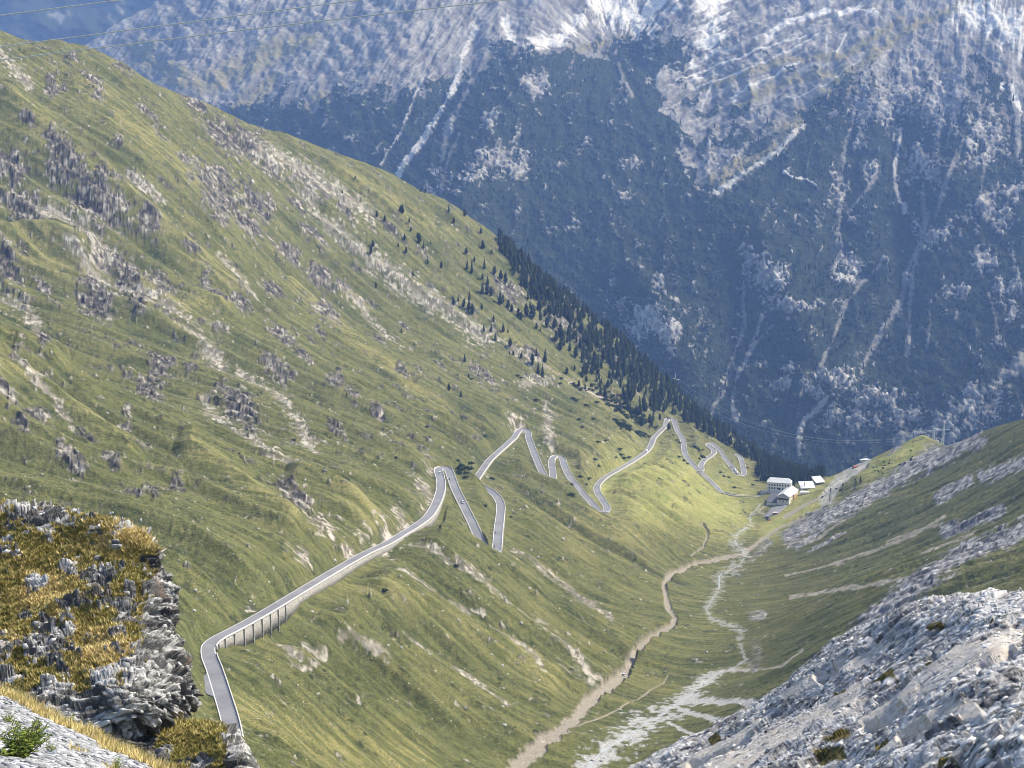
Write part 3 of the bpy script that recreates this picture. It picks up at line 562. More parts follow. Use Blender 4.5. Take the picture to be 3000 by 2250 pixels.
FB = [(1450,470,70,55),(1520,500,60,45),(1430,350,34,22),(1860,480,26,18),(1830,570,34,20),(2130,490,66,44),(1560,250,44,36),(2253,809,60,44),(2221,763,44,34),(2334,899,54,18),(2475,818,34,18),(2217,1066,28,12),(2312,1080,28,12),(2289,1125,44,18),(2375,1139,44,22),(2452,1112,54,34),(2551,1166,66,34),(2624,1170,38,28),(2655,1225,50,30),(2565,1238,50,34),(2805,858,28,18),(2954,849,44,24),(2972,908,34,30),(2497,777,62,28),(1881,908,50,36),(1904,944,60,50),(1963,976,30,54),(1936,850,22,40),(1985,886,34,16),(2023,904,42,22),(2556,497,28,24),(2515,430,18,16),(2870,1180,80,46),(2760,1250,60,30),(2640,260,90,90),(2760,300,70,90),(2900,620,60,50),(2570,330,70,50),(2700,480,50,60),(2880,420,60,80),(2480,1230,40,40),(2420,1230,40,26),(1290,500,24,20),(1260,560,20,14),(2250,600,20,14),(2440,560,30,40),(2960,560,40,40),(2740,700,40,40),(2880,760,44,30)]
FB_BRIGHT = [(2253,809,50,38),(2334,899,50,14),(2452,1112,48,28),(2551,1166,56,26),(2375,1139,36,18),(2289,1125,36,14),(1904,944,54,44),(1963,976,20,50),(2954,849,40,18),(2805,858,24,14),(2475,818,30,14),(2312,1080,24,9),(2556,497,20,14)]
patch = sstep(.34, .66, blob_field(uf, vf, FB, 0) + .34 * fn + .46 * fn2 + .5 * fns - .08)
cliff = sstep(.34, .6, blob_field(uf, vf, FB_BRIGHT, 0) + .34 * fn + .34 * fn2 + .12 * strat)
rocky = np.maximum(lite, .72 * patch)
forest = forest * (1 - np.clip(rocky * 1.25, 0, 1)) * (1 - cliff)
white = np.zeros(uf.shape, np.float32)
for (p, w) in [([(1740,-60),(1800,40),(1850,60),(1920,20),(2000,-60)],60),([(2080,-40),(2090,70),(2080,130)],50),([(2250,110),(2330,60),(2420,40),(2520,35),(2560,50)],14),([(2850,40),(2950,80),(3050,120)],60),([(1560,130),(1640,120),(1700,60)],26),([(1480,60),(1500,120)],16),([(2020,170),(2040,230)],12),([(2900,250),(2960,260),(2990,330)],12)]:
    white = np.maximum(white, sstep(.5, .85, seg_field(uf, vf, p, w, 2.0) + .55 * gr + .12 * fn2))
for p, w, s in [([(2010,228),(2150,178),(2270,132),(2360,110)],3.5,.8),([(2020,262),(2170,215),(2300,160),(2400,105)],3.5,.7),([(2140,292),(2220,243),(2290,215),(2340,190)],4,.9),([(2105,566),(2160,525),(2230,475),(2290,440),(2352,372)],9,.45),([(2050,330),(2075,270),(2090,240)],4,.6),([(2150,300),(2165,260)],6,.6),([(2320,300),(2420,250),(2520,180)],3,.5),([(2450,160),(2480,100)],3,.8),([(2420,170),(2422,110)],3,.6)]: white = np.maximum(white, s * sstep(.45, .8, seg_field(uf, vf, p, w, 2.2) + .2 * fn2))
white = np.maximum(white * (1 - forest), np.maximum(cliff * .85, sstep(.55, 1, lite) * .65))
grass = np.zeros(uf.shape, np.float32)
for (p, w) in [([(2900,-20),(2650,95),(2500,210),(2400,225),(2250,262),(2150,330)],16),([(2640,60),(2480,170),(2300,180),(2150,230),(2050,260)],14),([(2470,250),(2384,330),(2250,440),(2120,540)],40),([(2060,545),(2100,550),(2180,520)],22),([(720,300),(800,240),(690,340)],26),([(1000,300),(950,280),(870,330)],22),([(1600,185),(1740,130),(1900,100)],9),([(400,160),(560,250),(640,230),(900,110)],40)]:
    grass = np.maximum(grass, sstep(.4, .9, seg_field(uf, vf, p, w, 2.1) + .3 * fn + .3 * gr))
grass *= (1 - white)
ch, ce, ct = facets(np.stack([(uf + .3 * vf + 10 * fn) / 15, (vf + 8 * fn2) / 9], -1), 5, .9)
rel = (13 * r1 + 3 * r2 + 2.5 * gr) * (1 - .45 * forest) + 11 * fn + 1.8 * fn2 * (1 - .4 * forest) + cliff * (9 * strat + 20 * ch - 8 * ce) + patch * (1 - cliff) * 9 * ch + forest * 5 * perlin2(uf / 5, vf / 7, 95)
FM = unproj(uu, vv, tt)
nrm = np.array([-.08, -.72, .69]); FM = FM + nrm * rel[..., None]
def far_material():
    n = NT('far_mountainside', .95, .05)
    A = n.sep(n.attr('mask_a').outputs['Color'])
    f1 = n.noise(.012, 5, .65); f2 = n.noise(.05, 4, .7); f3 = n.noise(.16, 2, .6)
    B = n.sep(n.attr('mask_b').outputs['Color']); rk = n.mix(n.rng(B[0], .15, .85), (.12, .117, .115), (.33, .322, .31)); rk = n.mix(B[2], rk, n.mix(B[1], (.10, .098, .098), (.44, .43, .42)))
    b = n.mix(n.math('MULTIPLY', A[2], n.rng(f2, .3, .6, .5, 1)), rk, n.mix(n.rng(f1, .35, .65), (.15, .15, .07), (.235, .205, .105)))
    b = n.mix(A[1], b, n.mix(n.math('MULTIPLY', B[2], n.math('SUBTRACT', 1.0, B[1])), n.mix(n.rng(f2, .36, .64), (.46, .46, .46), (.66, .66, .66)), (.10, .098, .098)))
    b = n.mix(A[0], b, n.mix(n.rng(f3, .35, .65), (.008, .015, .009), (.034, .046, .022)))
    n.bump(n.math('ADD', n.math('MULTIPLY', f2, n.math('MULTIPLY', A[0], 9.0)), n.math('MULTIPLY', f3, 3.0)), .5, 1.0)
    return n.done(b)
tag(mesh_np('far_mountain', FM, grid_quads(NR, NCF), mat=far_material(), attrs={'mask_a': np.stack([forest, white, grass, np.ones_like(forest)], -1), 'mask_b': np.stack([np.clip(.46 + .50 * gr + .10 * fn2 + .14 * fn, 0, 1), np.clip(.55 + .8 * (ct - .5) - .5 * ce + .3 * fn2, 0, 1), np.clip(np.maximum(cliff, patch), 0, 1), np.ones_like(forest)], -1)}), kind='structure')
# the still farther range, top left
du_, dv_ = np.meshgrid(np.linspace(-500, 1300, 240), np.linspace(-70, 330, 150))
dt_ = np.interp(dv_, [-260, 0, 330], [9600, 8600, 7600]) + 260 * fbm2(du_ / 220, dv_ / 160, 4, 101) - .5 * du_
dm = unproj(du_, dv_, dt_)
dmask = np.stack([sstep(-.9, -.3, fbm2(du_ / 60, dv_ / 70, 4, 105) + .3), sstep(.72, .85, fbm2(du_ / 34, dv_ / 55, 4, 106)), 0 * du_, 1 + 0 * du_], -1)
tag(mesh_np('distant_mountain', dm, grid_quads(150, 240), mat=bpy.data.materials['far_mountainside'], attrs={'mask_a': dmask, 'mask_b': .5 + 0 * dmask}), kind='structure')
# ------------------------------------------------------------------ the road, its lines and walls
M_ASPH = None
def asphalt():
    n = NT('asphalt', .9, .25); f1 = n.noise(.06, 4, .6); f2 = n.noise(.6, 3, .6)
    c = n.mix(n.rng(f1, .35, .68), (.19, .193, .208), (.255, .258, .275)); c = n.mix(n.rng(f2, .4, .75, 0, .5), c, (.25, .25, .265))
    return n.done(c)
M_ASPH = asphalt(); M_LINE = plain('road_paint', (.8, .8, .78), .7, .3, .08, .5); M_PALE = plain('pale_masonry', (.62, .6, .56), .9, .2, .16, .7)
def stone_wall_mat():
    n = NT('rubble_masonry', .95, .1); v = n.voro(1.5, n.mapped((1, 1, 1.5)), 'DISTANCE_TO_EDGE'); f = n.noise(1.2, 3)
    c = n.mix(n.rng(f, .35, .65), (.34, .32, .285), (.62, .585, .52)); c = n.mix(n.rng(v.outputs['Distance'], .02, .12), (.10, .095, .085), c)
    n.bump(v.outputs['Distance'], .6, .3); return n.done(c)
M_STONE = stone_wall_mat()
def edge_offsets(R):
    T, N = frames(R)
    th = np.unwrap(np.arctan2(T[:, 1], T[:, 0])); k = np.gradient(th) / 1.6
    k = np.convolve(np.pad(k, 3, 'edge'), np.ones(7) / 7, 'valid')
    lim = np.where(np.abs(k) > 1e-4, .85 / np.abs(k), 99)
    lim = np.array([lim[max(0, i - 4):i + 5].min() for i in range(len(lim))])
    return T, N, np.where(k > 0, np.minimum(1, lim / HW), 1), np.where(k < 0, np.minimum(1, lim / HW), 1), k
def strip(name, R, o0, o1, dz, mat, kind='structure', fl=None, fr=None):
    T, N = frames(R)[:2]
    o0 = np.broadcast_to(o0, len(R)); o1 = np.broadcast_to(o1, len(R))
    A = np.c_[R[:, :2] + N * o0[:, None], R[:, 2] + dz]; B = np.c_[R[:, :2] + N * o1[:, None], R[:, 2] + dz]
    V = np.empty((2 * len(R), 3)); V[0::2] = A; V[1::2] = B
    i = np.arange(len(R) - 1) * 2; q = np.stack([i + 1, i, i + 2, i + 3], -1)
    return mesh_np(name, V, q, mat=mat)
RU, RV, _ = proj(RM)
T_, N_, FLm, FRm, Km = edge_offsets(RM)
lay = sstep(1968, 1984, RV) * sstep(2040, 2026, RV) * (np.arange(len(RM)) < 160)
tag(strip('road', RM, HW * FLm + 2.8 * lay, -HW * FRm, .0, M_ASPH), kind='structure')
Ts, Ns, FLs, FRs, Ks = edge_offsets(RS)
tag(strip('road_spur', RS, HW * FLs * .9, -HW * FRs * .9, -.05, M_ASPH), kind='structure')
for q, lb in zip(RL, ('a', 'b', 'c')):
    tag(strip('lower_road', q, 3.2, -3.2, .0, M_ASPH), kind='structure'); tag(strip('road_edge_line', q, 3.1, 2.7, .03, M_LINE), kind='structure'); tag(strip('road_edge_line', q, -3.1, -2.7, .03, M_LINE), kind='structure')
LW = .36
tag(strip('road_edge_line', RM, (HW - .12) * FLm, (HW - .12) * FLm - LW, .03, M_LINE), kind='structure')
tag(strip('road_edge_line', RM, -(HW - .12) * FRm, -(HW - .12) * FRm + LW, .03, M_LINE), kind='structure')
tag(strip('road_edge_line', RS[6:SPUR_BRIDGE], (HW * .9 - .1), (HW * .9 - .4), -.02, M_LINE), kind='structure')
tag(strip('road_edge_line', RS[6:SPUR_BRIDGE], -(HW * .9 - .1), -(HW * .9 - .4), -.02, M_LINE), kind='structure')
def near_sample(u, v): return int(np.argmin(np.hypot(RU - u, RV - v)))
BENDS = [near_sample(*p) for p in [(684,2175),(608,1905),(1288,1374),(1438,1620),(1524,1260),(1608,1409),(1632,1337),(1770,1500),(1961,1227),(2053,1381),(2077,1303),(2168,1393)]] + [len(RM) - 1]
def wall_mesh(R, N, off, z_top, z_bot, thick, side, gaps=False):
    """a wall that follows the road edge: off metres from the centre line, growing outwards"""
    mb_v = []; q = []
    def run(a, b):
        base = len(mb_v)
        for k in range(a, b):
            n = N[k] * side
            for o, z in ((off[k], z_top[k]), (off[k] + thick, z_top[k]), (off[k] + thick * 1.5, z_bot[k]), (off[k], z_bot[k])):
                mb_v.append((R[k, 0] + n[0] * o, R[k, 1] + n[1] * o, z))
        m = b - a
        for i in range(m - 1):
            p = base + 4 * i
            for j in range(4): q.append((p + j, p + (j + 1) % 4, p + 4 + (j + 1) % 4, p + 4 + j))
        q.append((base + 3, base + 2, base + 1, base)); e = base + 4 * (m - 1); q.append((e, e + 1, e + 2, e + 3))
    if gaps:
        for a in range(0, len(R) - 2, 3): run(a, a + 3) if False else run(a, min(a + 3, len(R)))
    else: run(0, len(R))
    return np.array(mb_v), np.array(q)
WALL_NAMES = ['the lowest straight by the rock ledge', 'the long straight climbing away from the first bend', 'the leg falling from the first hairpin to the V', 'the leg rising from the V to the second top hairpin',
  'the leg falling to the narrow double hairpin', 'the short leg inside the double hairpin', 'the leg falling from the double hairpin to the meadow bend', 'the long leg rising over the meadow to the wood', 'the leg falling from the wood-edge hairpin', 'the S-bend below the wood', 'the leg with the parked campers', 'the leg under the trees below the campers']
def roadside_wall(a, b, side, label, gaps=False, hairpin=False):
    R = RM[a:b]; N = N_[a:b]
    if len(R) < 4: return
    f = (FLm if side > 0 else FRm)[a:b]
    off = HW * f + .12
    px, py = R[:, 0] + N[:, 0] * side * (off + 1.4), R[:, 1] + N[:, 1] * side * (off + 1.4)
    ground_z = height(px, py); zb = np.minimum(ground_z - .8, R[:, 2] - 1.2)
    v, q = wall_mesh(R, N, off, R[:, 2] + .02, np.maximum(zb, R[:, 2] - 9), .6, side)
    o = mesh_np('roadside_wall', v, q, mat=M_STONE, smooth=False); tag(o, label, 'wall', 'stone walls along the hairpin road', 'thing')
    v, q = wall_mesh(R, N, off - .02, R[:, 2] + .78, R[:, 2] - .05, .5, side)
    mesh_np('parapet', v, q, mat=M_PALE, parent=o, smooth=False)
    return o
for i in range(len(BENDS) - 1):
    a, b = BENDS[i], BENDS[i + 1]
    s = 1.0 if DS_M[a:b].mean() > 0 else -1.0
    if i == 0: s = -1.0
    roadside_wall(a + (0 if i == 0 else 3), b - 3, s, 'pale parapet wall along ' + WALL_NAMES[i])
    if 1 < i + 1 < len(BENDS) - 1:
        kb = Km[b - 3:b + 4].mean(); so = -1.0 if kb > 0 else 1.0
        if so != s or True:
            roadside_wall(b - 9, b + 10, so, ['', 'curved stone wall round the first hairpin, below a cut bank', 'curved stone wall round the V-shaped hairpin', 'curved stone wall round the hairpin under the brown earth bank', 'curved wall at the foot of the double hairpin', 'pale curved wall at the head of the double hairpin', 'curved wall round the lowest bend above the bright meadow', 'curved wall round the hairpin at the edge of the wood', 'curved wall at the junction with the hotel spur', 'curved wall round the S-bend top', 'tall stone wall below the bend by the campers'][i + 1 - 1] or 'curved wall on the outer edge of the near bend by the rock ledge')
for q, lb in zip(RL, ('pale wall of the short road piece among the conifers, topmost of three', 'pale wall of the short road piece among the conifers, between two others', 'pale wall of the lowest short road piece among the conifers')):
    Nq = frames(q)[1]; s = 1.0 if downhill_side(q).mean() > 0 else -1.0; n_ = len(q)
    px, py = q[:, 0] + Nq[:, 0] * s * 5, q[:, 1] + Nq[:, 1] * s * 5
    v, f = wall_mesh(q, Nq, np.full(n_, 3.3), q[:, 2] + .02, np.minimum(height(px, py) - 1, q[:, 2] - 3), .6, s); o = mesh_np('roadside_wall', v, f, mat=M_STONE, smooth=False); tag(o, lb, 'wall', 'stone walls along the hairpin road', 'thing')
    v, f = wall_mesh(q, Nq, np.full(n_, 3.28), q[:, 2] + .85, q[:, 2] - .05, .5, s); mesh_np('parapet', v, f, mat=M_PALE, parent=o, smooth=False)
# stone ribs that carry the near end of the long wall
walls = [x for x in COL.objects if x.name.startswith('roadside_wall')]
for k in range(BENDS[1] + 6, BENDS[1] + 64, 7):
    p = RM[k]; n = N_[k] * DS_M[k]; c = p[:2] + n * (HW + 1.0); zt = p[2] + .3
    zg = height(c[0] + n[0] * 1.2, c[1] + n[1] * 1.2)
    o = MB(); o.box((c[0], c[1], (zt + zg - 1) / 2), (.55, .9, zt - zg + 1), (T_[k][0], T_[k][1])); o.build('buttress', M_STONE, walls[1])
# ------------------------------------------------------------------ buildings at the valley head
M_WHITE = plain('white_render', (.78, .77, .74), .9, .2, .05, .3); M_CREAM = plain('cream_render', (.72, .63, .44), .9, .2, .06, .3); M_ROOFW = plain('pale_metal_roof', (.66, .68, .70), .5, .4, .06, .4)
M_SLATE = plain('dark_slate_roof', (.13, .135, .15), .85, .2, .2, .5); M_GLASS = plain('dark_window', (.03, .035, .04), .25, .5, .1, .5); M_WOOD = plain('dark_wood', (.07, .05, .035), .85, .2, .2, 1.2); M_LWOOD = plain('orange_wood', (.55, .33, .15), .85, .2, .15, 1.0)
M_CONC = plain('grey_concrete', (.42, .42, .41), .9, .2, .12, .4); M_REDP = plain('red_paint', (.45, .05, .04), .6, .4, .1, 1); M_STEEL = plain('galvanised_steel', (.62, .65, .67), .5, .4, .08, 1); M_DARK = plain('dark_iron_and_shade', (.09, .09, .095), .6, .4, .15, 1)  # the dark one also paints shade on the annexe and sheds
def ax_pt(base, ax, a, b, z): return (base[0] + ax[0] * a - ax[1] * b, base[1] + ax[1] * a + ax[0] * b, z)
def gable_roof(mb, base, ax, L, W, z0, rise, over=.6, hip=0.0, th=.35):
    """ridge along ax; base = plan centre"""
    l, w = L / 2 + over, W / 2 + over; zd = z0 - rise * over / (W / 2)
    P = [ax_pt(base, ax, -l, -w, zd), ax_pt(base, ax, l, -w, zd), ax_pt(base, ax, l, w, zd), ax_pt(base, ax, -l, w, zd), ax_pt(base, ax, -l + hip, 0, z0 + rise), ax_pt(base, ax, l - hip, 0, z0 + rise)]
    Q = [(p[0], p[1], p[2] + th) for p in P]
    mb.add(P + Q, [(6, 7, 11, 10), (8, 9, 10, 11), (9, 6, 10), (7, 8, 11), (1, 0, 4, 5), (3, 2, 5, 4), (0, 3, 4), (2, 1, 5), (0, 1, 7, 6), (2, 3, 9, 8)])
def gable_walls(mb, base, ax, L, W, zb, z0, rise=0):
    l, w = L / 2, W / 2
    P = [ax_pt(base, ax, a, b, z) for z in (zb, z0) for a, b in ((-l, -w), (l, -w), (l, w), (-l, w))]; f = [(0, 1, 5, 4), (1, 2, 6, 5), (2, 3, 7, 6), (3, 0, 4, 7), (3, 2, 1, 0)]
    if rise: P += [ax_pt(base, ax, -l, 0, z0 + rise), ax_pt(base, ax, l, 0, z0 + rise)]; f += [(7, 4, 8), (5, 6, 9)]
    else: f += [(4, 5, 6, 7)]
    mb.add(P, f)
def window(parent, base, ax, face, s, z, w=1.1, h=1.5, L=0, W=0, mat=None, name='window'):
    """a window set in one face: 'front' (-b side, along a), 'end' (-a side, along b), 'right' (+a)"""
    d = .06; m = MB()
    if face == 'front': c = ax_pt(base, ax, s, -W / 2 - d / 2, z); size = (w, d, h)
    elif face == 'back': c = ax_pt(base, ax, s, W / 2 + d / 2, z); size = (w, d, h)
    elif face == 'end': c = ax_pt(base, ax, -L / 2 - d / 2, s, z); size = (d, w, h)
    else: c = ax_pt(base, ax, L / 2 + d / 2, s, z); size = (d, w, h)
    m.box(c, size, ax); return m.build(name, mat or M_GLASS, parent)
def at(u, v, t): return unproj(u, v, t)
# long four-storey block
pl, pr = at(2246, 1441, 1866), at(2316, 1443, 1858)
ax = (pr - pl)[:2]; Lh = np.linalg.norm(ax); ax = ax / Lh; Wd = 13.0
base = (pl + pr)[:2] / 2 + np.array([-ax[1], ax[0]]) * Wd / 2; zb = min(pl[2], pr[2]); ze = at(2280, 1412.5, 1862)[2]
t = MB(); gable_walls(t, base, ax, Lh, Wd, zb - 5, ze); hotel = t.build('hotel_block', M_WHITE); tag(hotel, 'long white four-storey hotel with even rows of dark windows and a pale hipped roof', 'building', None, 'thing')
t = MB(); gable_roof(t, base, ax, Lh, Wd, ze, 4.4, .8, hip=4.0); t.build('roof', M_ROOFW, hotel)
for row, zz, hh in ((0, ze - 3.6, 1.7), (1, ze - 7.6, 1.8), (2, ze - .9, .8)):
    for k in range(8): window(hotel, base, ax, 'front', -Lh / 2 + 3.2 + k * (Lh - 6.4) / 7, zz, 1.5, hh * 1.2, Lh, Wd)
window(hotel, base, ax, 'front', -Lh / 2 + 3.6, ze - 11.4, 1.0, 1.2, Lh, Wd); window(hotel, base, ax, 'front', .4, ze - 8.2, 1.9, 2.8, Lh, Wd, M_WOOD, 'door')
for zz in (ze - 3.6, ze - 7.6): window(hotel, base, ax, 'end', 0, zz, 1.1, 1.6, Lh, Wd)
# gabled house with the long white roof
p0, p1 = at(2277, 1477.5, 1816), at(2311, 1480, 1812); across = (p1 - p0)[:2]; Wg = np.linalg.norm(across)
axg = np.array([.43, .90]); axg /= np.linalg.norm(axg); ac = np.array([axg[1], -axg[0]])
Wg = 15.0; Lg = 40.0; c0 = (p0 + p1)[:2] / 2; bg_ = c0 + axg * Lg / 2; zb = min(p0[2], p1[2]); ze = at(2294, 1453, 1814)[2]; rise = 3.9
t = MB(); gable_walls(t, bg_, axg, Lg, Wg, zb - 5, ze, rise); house = t.build('gabled_house', M_WHITE); tag(house, 'gabled house with a dark wooden balcony, cream side wall and long pale roof', 'building', None, 'thing')
t = MB(); gable_roof(t, bg_, axg, Lg, Wg, ze, rise, 1.0); t.build('roof', M_ROOFW, house)
t = MB(); c = ax_pt(bg_, axg, -Lg / 2 - .06, 0, 0); P = [ax_pt(bg_, axg, -Lg / 2 - .07, -Wg / 2 + .6, ze - .1), ax_pt(bg_, axg, -Lg / 2 - .07, Wg / 2 - .6, ze - .1), ax_pt(bg_, axg, -Lg / 2 - .07, 0, ze + rise - .5)]
t.add(P + [(p[0] + axg[0] * .05, p[1] + axg[1] * .05, p[2]) for p in P], [(1, 0, 2), (3, 4, 5), (0, 1, 4, 3), (1, 2, 5, 4), (2, 0, 3, 5)]); t.build('gable_cladding', M_WOOD, house)
t = MB(); t.box(ax_pt(bg_, axg, -Lg / 2 - .75, 0, ze - 3.3), (1.4, Wg - 1.2, 2.2), axg); bal = t.build('balcony', M_WOOD, house)
t = MB(); t.box(ax_pt(bg_, axg, -Lg / 2 - 1.3, 0, ze - 1.9), (.12, Wg - 1.2, .5), axg); t.build('handrail', M_PALE, bal)
for s, zz, w_, h_ in ((-4.2, ze - 6.4, 1.3, 1.2), (0, ze - 6.4, 1.9, 1.2), (4.2, ze - 6.4, 1.3, 1.2), (-4.2, ze - 9.6, 1.5, 1.0), (.6, ze - 9.6, 1.5, .9)): window(house, bg_, axg, 'end', s, zz, w_, h_, Lg, Wg)
t = MB(); t.box(ax_pt(bg_, axg, 1.0, -Wg / 2 - .06, (zb + ze) / 2 - .3), (Lg - 10, .12, ze - zb - .8), axg); t.build('side_wall', M_CREAM, house)
for s, zz, w_, h_ in ((-9, ze - 7.6, 1.8, 1.8), (-6.4, ze - 7.6, 1.8, 1.8), (6, ze - 6.6, 1.4, 1.4), (12, ze - 6.6, 1.4, 1.4)):
    m = MB(); m.box(ax_pt(bg_, axg, s, -Wg / 2 - .16, zz), (w_, .1, h_), axg); m.build('window', M_GLASS, house)
m = MB(); m.box(ax_pt(bg_, axg, 2, -Wg / 2 - .9, ze - 3.4), (11, 1.6, 5.4), axg); oriel = m.build('wooden_bay', M_LWOOD, house)
m = MB(); m.box(ax_pt(bg_, axg, 2, -Wg / 2 - 1.0, ze - .5), (11.6, 2.0, .4), axg); m.build('bay_roof', M_ROOFW, oriel)
# grey-roofed annexe left of the gable
axn = axg; ba = c0 - ac * (Wg / 2 + 6.6) + axg * 9; zb2 = zb
t = MB(); gable_walls(t, ba, axn, 21, 12.6, zb2 - 6, zb2 + 1.6); ann = t.build('annexe', M_WHITE); tag(ann, 'low annexe under a big plain dark grey roof, left of the gabled house', 'building', None, 'thing')
l, w_ = 11, 6.8; P = [ax_pt(ba, axn, -l, w_, zb2 + 1.2), ax_pt(ba, axn, l, w_, zb2 + 8.6), ax_pt(ba, axn, l, -w_ + .6, zb2 + 8.6), ax_pt(ba, axn, -l, -w_ + .6, zb2 + 1.4)]
t = MB(); t.add(P + [(p[0], p[1], p[2] + .35) for p in P], [(0, 1, 2, 3), (7, 6, 5, 4), (0, 4, 5, 1), (1, 5, 6, 2), (2, 6, 7, 3), (3, 7, 4, 0)]); t.build('roof', M_SLATE, ann)
t = MB(); t.box(ax_pt(ba, axn, 0, 6.32, zb2 + 1.0), (20.6, .1, 4.4), axn); t.build('side_wall', M_DARK, ann)  # dark sheet paints the shade on this left-facing wall
t = MB(); t.box(ax_pt(ba, axn, 10.4, 0, zb2 + 3.2), (.4, 12.4, 10.4), axn); t.build('rear_wall', M_WHITE, ann)
# small hut by the bridge
q = at(2236, 1444, 1858); t = MB(); gable_walls(t, q[:2], (1, .1), 6.5, 5, q[2] - 5, q[2] + 2.2, .0); hut = t.build('stone_hut', M_CONC); tag(hut, 'small hut with a dark flat roof at the hotel end of the bridge', 'building', None, 'thing')
t = MB(); gable_roof(t, q[:2], (1, .1), 6.5, 5, q[2] + 2.25, 1.0, .5); t.build('roof', M_SLATE, hut)
# two open-fronted sheds with pale roofs on the bank to the right
def shed(c, ax, L, W, zf, zr, label):
    ax = np.array(ax, float); ax /= np.linalg.norm(ax); zg = min(height(c[0], c[1]), zf - 3)
    l, w = L / 2, W / 2
    t = MB(); P = [ax_pt(c, ax, -l, -w, zg - 4), ax_pt(c, ax, l, -w, zg - 4), ax_pt(c, ax, l, w, zg - 4), ax_pt(c, ax, -l, w, zg - 4), ax_pt(c, ax, -l, -w + 1.2, zf - .3), ax_pt(c, ax, l, -w + 1.2, zf - .3), ax_pt(c, ax, l, w, zr - .3), ax_pt(c, ax, -l, w, zr - .3)]
    t.add(P, [(0, 1, 5, 4), (1, 2, 6, 5), (2, 3, 7, 6), (3, 0, 4, 7), (4, 5, 6, 7), (3, 2, 1, 0)]); o = t.build('shed', M_CONC); tag(o, label, 'building', None, 'thing')
    l += .8; P = [ax_pt(c, ax, -l, -w - .9, zf - .5), ax_pt(c, ax, l, -w - .9, zf - .5), ax_pt(c, ax, l, w + .6, zr + .1), ax_pt(c, ax, -l, w + .6, zr + .1)]
    t = MB(); t.add(P + [(p[0], p[1], p[2] + .35) for p in P], [(3, 2, 1, 0), (4, 5, 6, 7), (0, 1, 5, 4), (1, 2, 6, 5), (2, 3, 7, 6), (3, 0, 4, 7)]); t.build('roof', M_ROOFW, o)
    t = MB(); t.box(ax_pt(c, ax, 0, -w - .05 + 0, zf - 2.4), (L * .86, .1, 2.6), ax); t.build('opening_shade', M_DARK, o)  # dark sheet on a solid front paints the shade inside
    return o
q = at(2366, 1433, 1868); sh1 = shed(q[:2] + np.array([0, 5.5]), (1, .12), 17.5, 11, q[2] + 1.6, q[2] + 7.0, 'long low shed with a pale roof and dark open front beside the hotel')
t = MB(); t.box((q[0] - 3.6, q[1] + 2.8, q[2] + 6.2), (.9, .9, 5.2)); t.build('chimney', M_PALE, sh1)
q = at(2399, 1416, 1880); shed(q[:2] + np.array([0, 5]), (.90, .42), 12.5, 9, q[2] + 1.4, q[2] + 6.6, 'higher shed with a tilted pale roof on the grassy bank')
q = at(2357, 1446, 1840); t = MB(); gable_walls(t, q[:2], (1, .05), 12, 4.5, q[2] - 4, q[2] + 2.2); tr = t.build('terrace', M_WHITE); tag(tr, 'low white terrace wall with a boarded front beside the gabled house', 'terrace', None, 'thing')
t = MB(); t.box((q[0], q[1] - 2.32, q[2] - .6), (11, .1, 2.2), (1, .05)); t.build('boarding', M_LWOOD, tr)
# asphalt yard and hut
yard = [at(2262, 1481, 1812), at(2306, 1482, 1806), at(2281, 1507, 1775), at(2236, 1506, 1772)]
zy = min(p[2] for p in yard) + .4
def sheet(name, poly, mat, n=14, dz=.25):
    a, b = np.meshgrid(np.linspace(0, 1, n), np.linspace(0, 1, n)); p = [np.array(q)[:2] for q in poly]
    XY = (1 - b)[..., None] * ((1 - a)[..., None] * p[0] + a[..., None] * p[1]) + b[..., None] * ((1 - a)[..., None] * p[3] + a[..., None] * p[2])
    Z = height(XY[..., 0], XY[..., 1]); A = np.c_[np.ones(n * n), XY.reshape(-1, 2) - XY.reshape(-1, 2).mean(0)]; co = np.linalg.lstsq(A, Z.ravel(), rcond=None)[0]; Zp = (A @ co).reshape(n, n); Zp += max((Z - Zp).max(), 0) + dz
    V = np.concatenate([XY, Zp[..., None]], -1); Vb = V - np.array([0, 0, 4.0]); i = np.arange(n * n).reshape(n, n); q = list(grid_quads(n, n)[:, ::-1])
    rim = np.r_[i[0, :], i[1:, -1], i[-1, -2::-1], i[-2:0:-1, 0]]; m = n * n
    q += [(rim[k], rim[(k + 1) % len(rim)], rim[(k + 1) % len(rim)] + m, rim[k] + m) for k in range(len(rim))]
    o = mesh_np(name, np.concatenate([V.reshape(-1, 3), Vb.reshape(-1, 3)]), np.array(q), mat=mat, smooth=False); tag(o, kind='structure'); return lambda x, y: float(np.array([1, *(np.array([x, y]) - XY.reshape(-1, 2).mean(0))]) @ co + max((Z - (A @ co).reshape(n, n)).max(), 0) + dz)
yz = sheet('car_park', yard, M_ASPH)
q = at(2271, 1504, 1776); t = MB(); gable_walls(t, q[:2], (1, .1), 5.0, 2.6, yz(*q[:2]) - .2, yz(*q[:2]) + 1.9); kiosk = t.build('kiosk', M_REDP); tag(kiosk, 'small red kiosk with a white rim on the lower edge of the hotel car park', 'kiosk', None, 'thing')
t = MB(); t.box((q[0], q[1], yz(*q[:2]) + 2.05), (5.6, 3.2, .3), (1, .1)); t.build('roof', M_WHITE, kiosk)
t = MB(); t.box((q[0] - .3, q[1] - 1.36, yz(*q[:2]) + 1.2), (3.4, .1, .7), (1, .1)); t.build('window', M_GLASS, kiosk)
